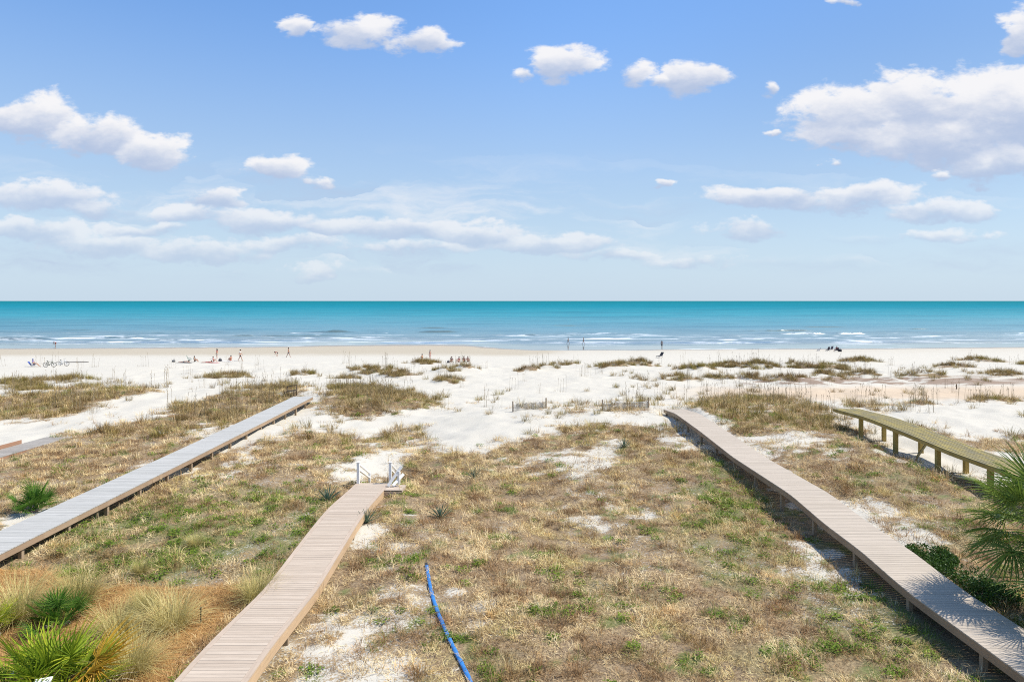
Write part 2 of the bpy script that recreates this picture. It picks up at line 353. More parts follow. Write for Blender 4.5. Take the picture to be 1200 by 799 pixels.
# ------------------------------------------------------------------ mesh helpers
class MB:
    def __init__(s): s.v = []; s.f = []; s.m = []; s.mi = 0
    def add(s, vs, fs):
        b = len(s.v); s.v += [tuple(p) for p in vs]; s.f += [tuple(i + b for i in f) for f in fs]; s.m += [s.mi] * len(fs)
    def box(s, c, d, M=None):
        x, y, z = (d[0] / 2, d[1] / 2, d[2] / 2)
        vs = [Vector((sx * x, sy * y, sz * z)) for sx in (-1, 1) for sy in (-1, 1) for sz in (-1, 1)]
        if M is not None: vs = [M @ p for p in vs]
        s.add([p + Vector(c) for p in vs], [(0, 1, 3, 2), (4, 6, 7, 5), (0, 4, 5, 1), (2, 3, 7, 6), (0, 2, 6, 4), (1, 5, 7, 3)])
    def bar(s, a, b, w, h=None, up=(0, 0, 1)):
        a = Vector(a); b = Vector(b); d = b - a; L = d.length
        if L < 1e-6: return
        d.normalize(); upv = Vector(up)
        if abs(d.dot(upv)) > .98: upv = Vector((0, 1, 0))
        x = d.cross(upv).normalized(); z = x.cross(d).normalized()
        M = Matrix((x, d, z)).transposed()
        s.box((a + b) / 2, (w, L, h or w), M)
    def tube(s, pts, rad, n=8, cap=True, flat=1.0):
        pts = [Vector(p) for p in pts]; k = len(pts)
        rads = rad if isinstance(rad, (list, tuple)) else [rad] * k
        base = len(s.v); vs = []
        for i, p in enumerate(pts):
            d = (pts[min(i + 1, k - 1)] - pts[max(i - 1, 0)]).normalized()
            up = Vector((0, 0, 1)) if abs(d.z) < .95 else Vector((1, 0, 0))
            x = d.cross(up).normalized(); y = x.cross(d)
            for j in range(n):
                a = 2 * math.pi * j / n
                vs.append(p + x * math.cos(a) * rads[i] + y * math.sin(a) * rads[i] * flat)
        fs = [(i * n + j, i * n + (j + 1) % n, (i + 1) * n + (j + 1) % n, (i + 1) * n + j) for i in range(k - 1) for j in range(n)]
        if cap: fs += [tuple(range(n - 1, -1, -1)), tuple((k - 1) * n + j for j in range(n))]
        s.add(vs, fs)
    def ball(s, c, r, n=10, m=7, sc=(1, 1, 1)):
        vs = []; fs = []
        for i in range(m + 1):
            t = math.pi * i / m
            for j in range(n):
                a = 2 * math.pi * j / n
                vs.append((c[0] + r * sc[0] * math.sin(t) * math.cos(a), c[1] + r * sc[1] * math.sin(t) * math.sin(a), c[2] + r * sc[2] * math.cos(t)))
        for i in range(m):
            for j in range(n): fs.append((i * n + j, (i + 1) * n + j, (i + 1) * n + (j + 1) % n, i * n + (j + 1) % n))
        s.add(vs, fs)
    def mesh(s, name, mats, smooth=False):
        me = bpy.data.meshes.new(name); me.from_pydata(s.v, [], s.f)
        for m in (mats if isinstance(mats, (list, tuple)) else [mats]): me.materials.append(m)
        if any(s.m): me.polygons.foreach_set('material_index', s.m)
        if smooth: me.polygons.foreach_set('use_smooth', [True] * len(s.f))
        me.update(); return me
    def build(s, name, mats, parent=None, smooth=False, bevel=0):
        o = bpy.data.objects.new(name, s.mesh(name, mats, smooth)); COL.objects.link(o)
        if parent: o.parent = parent
        if bevel:
            b = o.modifiers.new('bevel', 'BEVEL'); b.width = bevel; b.segments = 2; b.limit_method = 'ANGLE'
        return o


def tag(o, label=None, cat=None, group=None, kind=None):
    for k, v in (('label', label), ('category', cat), ('group', group), ('kind', kind)):
        if v: o[k] = v
    return o
def empty(name, loc, rz=0):
    o = bpy.data.objects.new(name, None); COL.objects.link(o); o.location = loc; o.rotation_euler.z = rz; o.empty_display_size = .2
    return o
def copy_tree(o, parent=None):
    c = o.copy(); COL.objects.link(c)
    if parent: c.parent = parent
    for ch in [x for x in bpy.data.objects if x.parent == o]: copy_tree(ch, c)
    return c
def grid_mesh(name, X, Y, Z, attrs, mat):
    ny, nx = X.shape
    me = bpy.data.meshes.new(name)
    idx = np.arange(ny * nx).reshape(ny, nx)
    quads = np.stack([idx[:-1, :-1], idx[:-1, 1:], idx[1:, 1:], idx[1:, :-1]], -1).reshape(-1, 4)
    me.vertices.add(ny * nx); me.vertices.foreach_set('co', np.stack([X, Y, Z], -1).astype(np.float32).ravel())
    me.loops.add(quads.size); me.loops.foreach_set('vertex_index', quads.astype(np.int32).ravel())
    me.polygons.add(len(quads)); me.polygons.foreach_set('loop_start', np.arange(0, quads.size, 4, dtype=np.int32))
    me.polygons.foreach_set('loop_total', np.full(len(quads), 4, np.int32))
    me.polygons.foreach_set('use_smooth', np.ones(len(quads), bool))
    me.update(calc_edges=True); me.validate()
    for k, a in attrs.items():
        at = me.attributes.new(k, 'FLOAT', 'POINT'); at.data.foreach_set('value', a.astype(np.float32).ravel())
    me.materials.append(mat)
    o = bpy.data.objects.new(name, me); COL.objects.link(o); return o


# ------------------------------------------------------------------ materials
def mat(name):
    m = bpy.data.materials.new(name); m.use_nodes = True; m.node_tree.nodes.clear()
    t = NT(m.node_tree); b = t.n('ShaderNodeBsdfPrincipled'); o = t.n('ShaderNodeOutputMaterial'); t.l(b.outputs[0], o.inputs[0])
    return m, t, b, o
def plain(name, c, rough=.6, var=.12, scale=6.0, metal=0):
    m, t, b, o = mat(name); g = t.n('ShaderNodeTexCoord')
    nz = t.noise(g.outputs['Object'], scale, 5, .6).outputs[0]
    t.l(t.mix(nz, tuple(x * (1 - var) for x in c), tuple(min(1, x * (1 + var)) for x in c)), b.inputs['Base Color'])
    b.inputs['Roughness'].default_value = rough; b.inputs['Metallic'].default_value = metal
    return m
def wood(name, c1, c2, dirt, grain=(1.5, 18, 18), rough=.7, stain=.35):
    m, t, b, o = mat(name); g = t.n('ShaderNodeTexCoord'); geo = t.n('ShaderNodeNewGeometry')
    gv = t.vmath('MULTIPLY', g.outputs['Object'], grain)
    off = t.n('ShaderNodeCombineXYZ'); t.l(t.math('MULTIPLY', geo.outputs['Random Per Island'], 50), off.inputs[0])
    gn = t.noise(t.vmath('ADD', gv, off.outputs[0]), 1.0, 6, .65).outputs[0]
    base = t.mix(geo.outputs['Random Per Island'], c1, c2)
    base = t.mix(t.math('MULTIPLY', t.sstep(gn, .35, .75), .45), base, tuple(x * .68 for x in c1))
    st = t.noise(g.outputs['Object'], .9, 5, .6).outputs[0]
    base = t.mix(t.math('MULTIPLY', t.sstep(st, .5, .75), stain), base, dirt)
    t.l(base, b.inputs['Base Color']); b.inputs['Roughness'].default_value = rough; b.inputs['Specular IOR Level'].default_value = .12
    bp = t.n('ShaderNodeBump'); bp.inputs['Strength'].default_value = .25; bp.inputs['Distance'].default_value = .01
    t.l(gn, bp.inputs['Height']); t.l(bp.outputs[0], b.inputs['Normal'])
    return m


def make_ground_mat():
    m, t, b, o = mat('sand_and_thatch'); g = t.n('ShaderNodeTexCoord'); V = g.outputs['Object']
    n_big = t.noise(V, .35, 5, .6).outputs[0]; n_mid = t.noise(V, 2.2, 6, .65).outputs[0]
    n_fine = t.noise(V, 14, 6, .7).outputs[0]; n_x = t.noise(V, 46, 3, .7).outputs[0]
    sand = t.mix(n_big, (.50, .455, .37), (.58, .54, .455))
    sand = t.mix(t.math('MULTIPLY', t.sstep(n_fine, .55, .75), .35), sand, (.40, .355, .285))
    # scattered stems and shell grit on open sand
    sp = t.math('MULTIPLY', t.sstep(n_x, .60, .70), t.sstep(n_mid, .44, .62))
    sand = t.mix(t.math('MULTIPLY', sp, t.math('MULTIPLY', t.attr('litter'), .7)), sand, (.25, .20, .14))
    sand = t.mix(t.math('MULTIPLY', t.attr('tan'), .95), sand, (.54, .415, .285))
    wetn = t.math('ADD', t.attr('wet'), t.math('MULTIPLY', t.math('SUBTRACT', n_big, .5), .30))
    damp = t.sstep(wetn, -.02, .34); wet = t.sstep(wetn, .82, .96)
    sand = t.mix(damp, sand, (.42, .36, .265)); sand = t.mix(wet, sand, (.26, .22, .17))
    th = t.ramp(n_fine, [(.25, (.04, .025, .014)), (.44, (.17, .11, .058)), (.57, (.36, .255, .135)), (.74, (.56, .43, .255))])
    th = t.mix(t.sstep(n_mid, .35, .7), t.mix(.5, th, (.20, .15, .10)), th)
    th = t.mix(t.math('MULTIPLY', t.attr('green'), .8), th, (.13, .16, .045))
    c = t.math('ADD', t.attr('cover'), t.math('MULTIPLY', t.math('SUBTRACT', n_mid, .5), .7))
    c = t.math('ADD', c, t.math('MULTIPLY', t.math('SUBTRACT', n_fine, .5), 1.7))
    cm = t.sstep(c, .36, .62)
    col = t.mix(cm, sand, th)
    dm = t.sstep(t.math('ADD', t.attr('debris'), t.math('MULTIPLY', t.math('SUBTRACT', n_fine, .5), 1.2)), .35, .7)
    col = t.mix(t.math('MULTIPLY', dm, .9), col, (.25, .17, .115))
    straw = t.ramp(t.noise(t.vmath('MULTIPLY', V, (1, 1, 1)), 22, 5, .75, 1.5).outputs[0], [(.28, (.14, .062, .018)), (.48, (.38, .20, .07)), (.62, (.52, .31, .12)), (.8, (.62, .43, .21))])
    mm = t.sstep(t.math('ADD', t.attr('mulch'), t.math('MULTIPLY', t.math('SUBTRACT', n_mid, .5), .8)), .4, .6)
    col = t.mix(mm, col, straw)
    t.l(col, b.inputs['Base Color'])
    t.l(t.fmix(wet, .92, .22), b.inputs['Roughness'])
    b.inputs['Specular IOR Level'].default_value = .25
    hgt = t.math('ADD', t.math('MULTIPLY', n_mid, .5), t.math('MULTIPLY', n_fine, .35))
    bp = t.n('ShaderNodeBump'); bp.inputs['Distance'].default_value = .16
    t.l(t.fmix(damp, .40, .03), bp.inputs['Strength']); t.l(hgt, bp.inputs['Height']); t.l(bp.outputs[0], b.inputs['Normal'])
    return m


def make_sea_mat():
    m, t, b, o = mat('sea_water'); g = t.n('ShaderNodeTexCoord'); V = g.outputs['Object']
    s3 = t.n('ShaderNodeSeparateXYZ'); t.l(V, s3.inputs[0])
    ly = t.math('LOGARITHM', t.math('MAXIMUM', s3.outputs[1], 50.0), 10.0)       # log10 of metres offshore
    wob = t.noise(t.vmath('MULTIPLY', V, (.004, .02, 1)), 1.0, 5, .6).outputs[0]
    ly = t.math('ADD', ly, t.math('MULTIPLY', t.math('SUBTRACT', wob, .5), .22))
    col = t.ramp(t.math('DIVIDE', t.math('SUBTRACT', ly, 2.15), 2.0),
                 [(0, (.27, .26, .215)), (.06, (.19, .245, .245)), (.14, (.09, .24, .28)), (.28, (.024, .24, .29)), (.5, (.008, .20, .255)), (.8, (.005, .17, .195))])
    r1 = t.noise(t.vmath('MULTIPLY', V, (.025, .11, 1)), 1.0, 7, .66).outputs[0]
    r2 = t.noise(t.vmath('MULTIPLY', V, (.006, .022, 1)), 1.0, 7, .68).outputs[0]
    rr = t.math('MAXIMUM', t.sstep(r1, .47, .66), t.sstep(r2, .48, .66))
    col = t.mix(t.math('MULTIPLY', rr, .75), col, t.mix(1.0, col, (.40, .60, .66), 'MULTIPLY'))
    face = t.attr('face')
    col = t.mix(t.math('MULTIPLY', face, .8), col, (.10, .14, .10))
    lace = t.noise(t.vmath('MULTIPLY', V, (.07, .40, 1)), 1.0, 9, .72, .8).outputs[0]
    fo = t.sstep(t.math('ADD', t.attr('foam'), t.math('MULTIPLY', t.math('SUBTRACT', lace, .5), 2.2)), .42, .80)
    col = t.mix(t.math('MULTIPLY', fo, .92), col, (.80, .82, .82))
    t.l(col, b.inputs['Base Color'])
    calm = t.attr('calm')
    w1 = t.noise(t.vmath('MULTIPLY', V, (.10, .55, 1)), 1.0, 4, .6).outputs[0]
    w2 = t.noise(t.vmath('MULTIPLY', V, (.5, 1.6, 1)), 1.0, 4, .6).outputs[0]
    bp = t.n('ShaderNodeBump'); bp.inputs['Distance'].default_value = 1.2
    t.l(t.fmix(calm, .55, .012), bp.inputs['Strength'])
    t.l(t.math('ADD', t.math('MULTIPLY', w1, .7), t.math('MULTIPLY', w2, .25)), bp.inputs['Height']); t.nt.nodes.remove(b)
    df_ = t.n('ShaderNodeBsdfDiffuse'); t.l(col, df_.inputs[0]); t.l(bp.outputs[0], df_.inputs['Normal'])
    gl_ = t.n('ShaderNodeBsdfGlossy'); gl_.inputs[0].default_value = (.95, .97, .95, 1); t.l(t.fmix(calm, .32, .06), gl_.inputs['Roughness']); t.l(bp.outputs[0], gl_.inputs['Normal'])
    far = t.sstep(ly, 2.2, 3.2)
    gf = t.fmix(calm, t.fmix(far, .30, .035), .74)
    gf = t.math('MULTIPLY', gf, t.math('SUBTRACT', 1.0, t.math('MULTIPLY', fo, .9)))
    mx = t.n('ShaderNodeMixShader'); t.l(gf, mx.inputs[0]); t.l(df_.outputs[0], mx.inputs[1]); t.l(gl_.outputs[0], mx.inputs[2]); t.l(mx.outputs[0], o.inputs[0])
    return m


def blade_mat(name, stops, trans=.25, spread=.35, scale=.5, rough=.7, rndw=.8, tints=None):
    m, t, b, o = mat(name); oi = t.n('ShaderNodeObjectInfo'); geo = t.n('ShaderNodeNewGeometry')
    n = t.noise(geo.outputs['Position'], scale, 3, .6).outputs[0]
    f = t.math('ADD', t.math('MULTIPLY', t.math('ADD', t.math('MULTIPLY', oi.outputs['Random'], .35), t.math('MULTIPLY', geo.outputs['Random Per Island'], .65)), rndw),
               t.math('MULTIPLY', t.math('SUBTRACT', n, .4), spread), None, True)
    c = t.ramp(f, stops)
    if tints:
        for (sc2, lo, hi, col2, am) in tints:
            n2 = t.noise(t.vmath('ADD', geo.outputs['Position'], (sc2 * 31, 7, 0)), sc2, 4, .6).outputs[0]
            c = t.mix(t.math('MULTIPLY', t.sstep(n2, lo, hi), am), c, t.mix(1.0, c, col2, 'MULTIPLY'))
    t.l(c, b.inputs['Base Color']); b.inputs['Roughness'].default_value = rough
    b.inputs['Specular IOR Level'].default_value = .25
    tr = t.n('ShaderNodeBsdfTranslucent'); t.l(c, tr.inputs[0])
    mx = t.n('ShaderNodeMixShader'); mx.inputs[0].default_value = trans
    t.l(b.outputs[0], mx.inputs[1]); t.l(tr.outputs[0], mx.inputs[2]); t.l(mx.outputs[0], o.inputs[0])
    return m


M = {}
M['ground'] = make_ground_mat(); M['sea'] = make_sea_mat()
M['straw'] = blade_mat('dry_grass', [(0, (.055, .033, .016)), (.19, (.26, .16, .072)), (.39, (.64, .46, .215)), (.63, (.88, .675, .355)), (1, (.94, .81, .52))], .14, .5, .45, rndw=.95, tints=((.9, .46, .58, (.46, .37, .33), .95), (.33, .5, .62, (.86, .92, .62), .5), (1.7, .54, .66, (1.0, .80, .60), .7)))
M['bunch'] = blade_mat('bunch_grass', [(0, (.09, .07, .028)), (.3, (.25, .185, .07)), (.6, (.46, .335, .14)), (1, (.64, .51, .27))], .2, tints=((.25, .48, .6, (.85, .95, .55), .8), (.4, .5, .62, (.75, .6, .5), .7)))
M['green'] = blade_mat('green_weed', [(0, (.045, .085, .010)), (.4, (.13, .21, .018)), (.75, (.27, .36, .03)), (1, (.46, .48, .10))], .3)
M['oat'] = blade_mat('sea_oat_stalk', [(0, (.19, .135, .07)), (.5, (.36, .275, .16)), (1, (.55, .46, .30))], .1)
M['needle'] = blade_mat('pine_needle', [(0, (.20, .09, .028)), (.4, (.50, .28, .09)), (.75, (.66, .42, .18)), (1, (.78, .60, .34))], .1)
M['cord'] = blade_mat('cord_grass', [(0, (.20, .18, .05)), (.3, (.47, .40, .14)), (.65, (.72, .60, .26)), (1, (.88, .78, .44))], .3, .1)
M['palmetto'] = blade_mat('palmetto_leaf', [(0, (.09, .15, .012)), (.35, (.26, .36, .022)), (.65, (.52, .53, .04)), (1, (.74, .60, .08))], .3, .1)
M['palmetto_dark'] = blade_mat('palmetto_leaf_dark', [(0, (.035, .09, .012)), (.5, (.09, .20, .02)), (.85, (.24, .34, .03)), (1, (.42, .44, .06))], .3, .1)
M['yellow_leaf'] = blade_mat('yellowed_leaf', [(0, (.40, .22, .02)), (.6, (.62, .38, .04)), (1, (.60, .52, .30))], .25, .1)
M['dead_leaf'] = blade_mat('dead_leaf', [(0, (.24, .18, .11)), (1, (.58, .52, .42))], .1, .1)
M['palm'] = blade_mat('palm_leaf', [(0, (.07, .12, .022)), (.45, (.20, .29, .05)), (.8, (.38, .44, .09)), (1, (.58, .55, .22))], .25, .1, rough=.45)
M['yucca'] = blade_mat('yucca_leaf', [(0, (.06, .11, .07)), (.6, (.14, .21, .14)), (1, (.28, .34, .24))], .15, .1)
M['shrub'] = blade_mat('shrub_leaf', [(0, (.03, .07, .012)), (.6, (.08, .15, .025)), (1, (.18, .26, .045))], .25, .3, 2.0, .45)
M['deck_c'] = wood('beige_composite', (.46, .365, .275), (.56, .455, .35), (.43, .345, .26), stain=.35)
M['trim_c'] = wood('beige_trim', (.48, .375, .28), (.51, .40, .305), (.40, .31, .23), (18, 1.2, 18))
M['fas_c'] = wood('tan_fascia', (.52, .36, .215), (.55, .385, .235), (.40, .26, .15), (18, 1.2, 18))
M['deck_l'] = wood('grey_composite', (.41, .395, .355), (.50, .48, .435), (.38, .36, .32), stain=.35)
M['deck_r'] = wood('weathered_deck', (.455, .38, .295), (.53, .445, .35), (.40, .33, .25), stain=.35)
M['timber'] = wood('treated_timber', (.34, .235, .15), (.40, .285, .185), (.22, .15, .095), (18, 1.2, 18))
M['postwood'] = wood('post_timber', (.34, .25, .16), (.42, .32, .22), (.22, .16, .11), (12, 12, 1.5))
M['yellowwood'] = wood('new_yellow_pine', (.23, .20, .12), (.38, .30, .10), (.22, .20, .14), (18, .8, 18), stain=.5)
M['yellowside'] = wood('yellow_pine_side', (.40, .28, .08), (.48, .35, .12), (.26, .19, .08), (18, 1.0, 6), stain=.4)
M['greywood'] = wood('grey_driftwood', (.30, .27, .23), (.40, .36, .31), (.20, .17, .14), (8, 8, 2))
M['darkwood'] = wood('dark_bench_wood', (.13, .095, .065), (.19, .14, .10), (.08, .06, .04), (3, 8, 8))
M['redwood'] = wood('reddish_board', (.33, .18, .11), (.38, .22, .14), (.22, .13, .09), (18, 1.2, 18))
M['white'] = plain('white_vinyl', (.86, .84, .79), .35, .04)
M['blue'] = plain('blue_hose', (.03, .18, .47), .5, .45, 7)
M['metal'] = plain('dark_metal', (.06, .06, .06), .4, .2, 9, .6)
M['bark'] = plain('palm_bark', (.24, .19, .14), .9, .4, 12)

# ------------------------------------------------------------------ ground and sea
xs = np.concatenate([-np.geomspace(52, 520, 46)[::-1], np.arange(-50, 50.01, .25), np.geomspace(52, 520, 46)])
ys = np.concatenate([np.arange(-30, 11, 1.5), np.arange(11, 60, .22), np.arange(60, 124, .36), np.arange(124, 182, .6), np.geomspace(182, 420, 40)])
GX, GY = np.meshgrid(xs, ys); GZ = zground(GX, GY)
YS = np.maximum(GY, 6)
cov, mul, grn, deb, tan = covers(GX, YS, GZ)
wet = np.clip(1 - (GZ - SEA) / .95, 0, 1) * sst(GY, 114, 122)
wet = wet * (1 - .85 * sst(GX, -4, 14) * (wet < .90))
litter = sst(GY, 15, 25) * (1 - sst(GY, 100, 118))
ground = grid_mesh('ground', GX, GY, GZ, dict(cover=cov, mulch=mul, green=grn, debris=deb, tan=tan, wet=wet, litter=litter), M['ground'])
tag(ground, 'white dune sand with dry thatch running down to the beach', 'ground', kind='structure')

sy_ = np.concatenate([np.arange(138, 290, .45), np.geomspace(290, 45000, 150)])
sx_ = np.linspace(-1, 1, 620)
SX = sx_[None, :] * (sy_[:, None] * 1.05 + 60); SY = np.repeat(sy_[:, None], 620, 1)
def vy(v): return F * (CAMZ - SEA) / (v - V0)
WAVES = [  # u range, v, crest height, foam
    (-80, 78, 399.0, .55, .25), (60, 95, 397.5, .4, .1), (165, 205, 390.6, .55, .0), (236, 272, 389.0, .5, .0), (355, 425, 389.3, .7, .05), (425, 476, 389.8, .8, .95),
    (476, 560, 389.6, .6, .05), (860, 975, 388.0, .5, .0), (1040, 1100, 386.0, .4, .0), (1165, 1195, 387.0, .6, .95), (700, 770, 392.0, .5, .7), (870, 1075, 391.6, .6, .62),
    (930, 1010, 393.5, .3, .55), (1110, 1165, 394.8, .5, .5), (250, 420, 394.0, .35, .2), (300, 345, 397.5, .3, .6), (150, 250, 398.5, .3, .6), (560, 700, 393.0, .4, .2), (90, 200, 396.6, .4, .55),
    (1180, 1300, 391, .5, .6), (-300, -100, 391, .5, .6), (386, 470, 395.6, .3, .7), (760, 900, 394.5, .3, .6), (640, 700, 381.5, .35, 0), (50, 120, 387, .35, 0), (930, 1010, 383.5, .3, 0), (480, 540, 384.5, .3, 0)]
SZ = np.full(SX.shape, SEA); foam = np.zeros(SX.shape); facea = np.zeros(SX.shape)
off = (SY - shore(SX))
SZ += (fbm(SX / 16, SY / 3.0, 3, 5) - .5) * .34 * sst(off, 4, 40) * (1 - sst(SY, 500, 1500))
for (ua, ub, v, h, fm) in WAVES:
    yc = vy(v) + 2.6 * (fbm(SX / 10, SX * 0 + v, 3, 15) - .5)
    xa, xb = (ua - U0) / F * yc, (ub - U0) / F * yc
    win = sst(SX, xa, xa + 9) * (1 - sst(SX, xb - 9, xb)) * (.35 + .8 * sst(fbm(SX / 6, SY / 6, 3, int(v * 10)), .35, .6))
    d = SY - yc
    prof = np.where(d < 0, np.exp(-(d / .8) ** 2), np.exp(-(d / 3.0) ** 2))
    SZ += h * prof * win
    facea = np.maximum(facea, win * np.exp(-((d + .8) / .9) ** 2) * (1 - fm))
    foam = np.maximum(foam, win * fm * (np.exp(-((d + 1.0) / 1.6) ** 2)))
for v, w, a in ((390.5, 6.0, .26), (393.2, 7.0, .52), (395.4, 5.0, .50), (397.6, 5.0, .62), (400.2, 4.5, .58), (402.8, 3.6, .50), (405.6, 2.6, .46)):
    yc = vy(v) + 9 * (fbm(SX / 30, SX * 0 + v, 3, 25) - .5)
    foam = np.maximum(foam, a * np.exp(-((SY - yc) / w) ** 2) * (.55 + .75 * fbm(SX / 22, SY / 8, 2, 35)) * (off > 1))
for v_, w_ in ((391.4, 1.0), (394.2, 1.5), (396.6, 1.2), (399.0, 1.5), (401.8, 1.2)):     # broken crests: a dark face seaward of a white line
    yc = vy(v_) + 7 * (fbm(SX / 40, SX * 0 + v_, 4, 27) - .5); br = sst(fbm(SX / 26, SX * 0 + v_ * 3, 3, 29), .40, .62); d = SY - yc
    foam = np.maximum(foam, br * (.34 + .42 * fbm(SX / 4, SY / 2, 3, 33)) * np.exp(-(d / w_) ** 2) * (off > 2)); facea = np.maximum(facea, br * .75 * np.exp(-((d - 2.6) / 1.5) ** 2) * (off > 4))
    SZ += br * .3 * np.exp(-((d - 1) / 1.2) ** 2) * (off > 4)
foam = np.maximum(foam, .62 * np.exp(-((off - .8) / .9) ** 2) * sst(fbm(SX / 6, SX * 0, 2, 19), .3, .6))
calm = 1 - sst(off, 8, 34)
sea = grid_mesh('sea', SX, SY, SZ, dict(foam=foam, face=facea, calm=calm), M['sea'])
tag(sea, 'turquoise sea with small breakers along the shore', 'sea', kind='structure')


# ------------------------------------------------------------------ scattered ground cover (stuff)
def blades(n, rad, lmin, lmax, tilt, wid, seg=3, curl=.8, seed=0, zoff=-.02):
    rnd = random.Random(seed); b = MB()
    for _ in range(n):
        a = rnd.uniform(0, 6.283); r = rad * math.sqrt(rnd.random()); x, y = r * math.cos(a), r * math.sin(a)
        L = rnd.uniform(lmin, lmax); az = a + rnd.uniform(-1.4, 1.4); th = rnd.uniform(*tilt); w = wid * rnd.uniform(.6, 1.3)
        p = Vector((x, y, zoff)); side = Vector((-math.sin(az), math.cos(az), 0)); vs = []; dth = rnd.uniform(.1, curl)
        side = (side + Vector((0, 0, rnd.uniform(-.5, .5)))).normalized()
        for k in range(seg + 1):
            f = k / seg; ww = w * (1 - f ** 2 * .9) / 2
            vs += [p - side * ww, p + side * ww]
            d = Vector((math.sin(th) * math.cos(az), math.sin(th) * math.sin(az), math.cos(th)))
            p = p + d * (L / seg); th = min(th + dth / seg * 1.5, 1.75)
            if p.z < -.02: p.z = -.02
        b.add(vs, [(2 * k, 2 * k + 1, 2 * k + 3, 2 * k + 2) for k in range(seg)])
    return b
def weed(n, rad, h, leaf, seed):
    rnd = random.Random(seed); b = MB()
    for _ in range(n):
        a = rnd.uniform(0, 6.283); r = rad * math.sqrt(rnd.random()); c = Vector((r * math.cos(a), r * math.sin(a), rnd.uniform(.01, h)))
        az = rnd.uniform(0, 6.283); pt = rnd.uniform(-.3, .9); d = Vector((math.cos(az) * math.cos(pt), math.sin(az) * math.cos(pt), math.sin(pt)))
        s = Vector((-math.sin(az), math.cos(az), rnd.uniform(-.3, .3))).normalized(); L = leaf * rnd.uniform(.6, 1.3); w = L * .32
        b.add([c, c + d * L * .5 + s * w, c + d * L, c + d * L * .5 - s * w], [(0, 1, 2, 3)])
    return b
def oats(seed, n=4):
    rnd = random.Random(seed); b = MB()
    for _ in range(n):
        a = rnd.uniform(0, 6.28); r = rnd.uniform(0, .8); p = Vector((r * math.cos(a), r * math.sin(a), -.05)); L = rnd.uniform(1.0, 1.75); az = rnd.uniform(0, 6.28)
        lean = rnd.uniform(0, .12); pts = []
        for k in range(5):
            f = k / 4; pts.append(p + Vector((math.cos(az) * lean * f * f * L, math.sin(az) * lean * f * f * L, L * f)))
        b.tube(pts, [.009, .008, .008, .007, .005], 3, False)
        e = pts[-1]
        for k in range(6):
            q = e - (pts[-1] - pts[-2]) * (k / 6) * .7; dr = Vector((math.cos(az + k) * .05, math.sin(az + k) * .05, -.04))
            b.add([q, q + dr * .5 + Vector((0, 0, .02)), q + dr, q + dr * .5 - Vector((.01, 0, .02))], [(0, 1, 2, 3)])
    for _ in range(9):
        a = rnd.uniform(0, 6.28); L = rnd.uniform(.25, .5); w = .008; p = Vector((rnd.uniform(-.5, .5), rnd.uniform(-.5, .5), -.02)); d = Vector((math.cos(a) * .5, math.sin(a) * .5, 1)).normalized()
        s = Vector((-math.sin(a), math.cos(a), 0)) * w; q = p + d * L * .6; e = q + (d + Vector((math.cos(a), math.sin(a), -.6))).normalized() * L * .5
        b.add([p - s, p + s, q + s, q - s, e], [(0, 1, 2, 3), (3, 2, 4)])
    return b


def scatter(name, pts, scl, rot, protos, material, label, cat):
    me = bpy.data.meshes.new(name); n = len(pts)
    me.vertices.add(n); me.vertices.foreach_set('co', np.asarray(pts, np.float32).ravel())
    a = me.attributes.new('scl', 'FLOAT_VECTOR', 'POINT'); a.data.foreach_set('vector', np.asarray(scl, np.float32).ravel())
    a = me.attributes.new('rot', 'FLOAT_VECTOR', 'POINT'); a.data.foreach_set('vector', np.asarray(rot, np.float32).ravel())
    a = me.attributes.new('idx', 'INT', 'POINT'); a.data.foreach_set('value', RNG.integers(0, len(protos), n).astype(np.int32))
    me.materials.append(material)
    o = bpy.data.objects.new(name, me); COL.objects.link(o)
    ng = bpy.data.node_groups.new(name + '_scatter', 'GeometryNodeTree')
    ng.interface.new_socket('Geometry', in_out='INPUT', socket_type='NodeSocketGeometry')
    ng.interface.new_socket('Geometry', in_out='OUTPUT', socket_type='NodeSocketGeometry')
    N = ng.nodes; Lk = ng.links
    gi = N.new('NodeGroupInput'); go = N.new('NodeGroupOutput'); jn = N.new('GeometryNodeJoinGeometry')
    for i, pm in enumerate(protos):
        po = bpy.data.objects.new(name + '_tuft', pm)
        oi = N.new('GeometryNodeObjectInfo'); oi.inputs['Object'].default_value = po
        g2 = N.new('GeometryNodeGeometryToInstance'); Lk.new(oi.outputs['Geometry'], g2.inputs[0]); Lk.new(g2.outputs[0], jn.inputs[0])
    ip = N.new('GeometryNodeInstanceOnPoints'); ip.inputs['Pick Instance'].default_value = True
    Lk.new(gi.outputs[0], ip.inputs['Points']); Lk.new(jn.outputs[0], ip.inputs['Instance'])
    for nm, sock, ty in (('scl', 'Scale', 'FLOAT_VECTOR'), ('rot', 'Rotation', 'FLOAT_VECTOR'), ('idx', 'Instance Index', 'INT')):
        na = N.new('GeometryNodeInputNamedAttribute'); na.data_type = ty; na.inputs[0].default_value = nm
        if nm == 'rot':
            er = N.new('FunctionNodeEulerToRotation'); Lk.new(na.outputs[0], er.inputs[0]); Lk.new(er.outputs[0], ip.inputs[sock])
        else: Lk.new(na.outputs[0], ip.inputs[sock])
    Lk.new(ip.outputs[0], go.inputs[0])
    md = o.modifiers.new('scatter', 'NODES'); md.node_group = ng
    tag(o, label, cat, kind='stuff'); return o


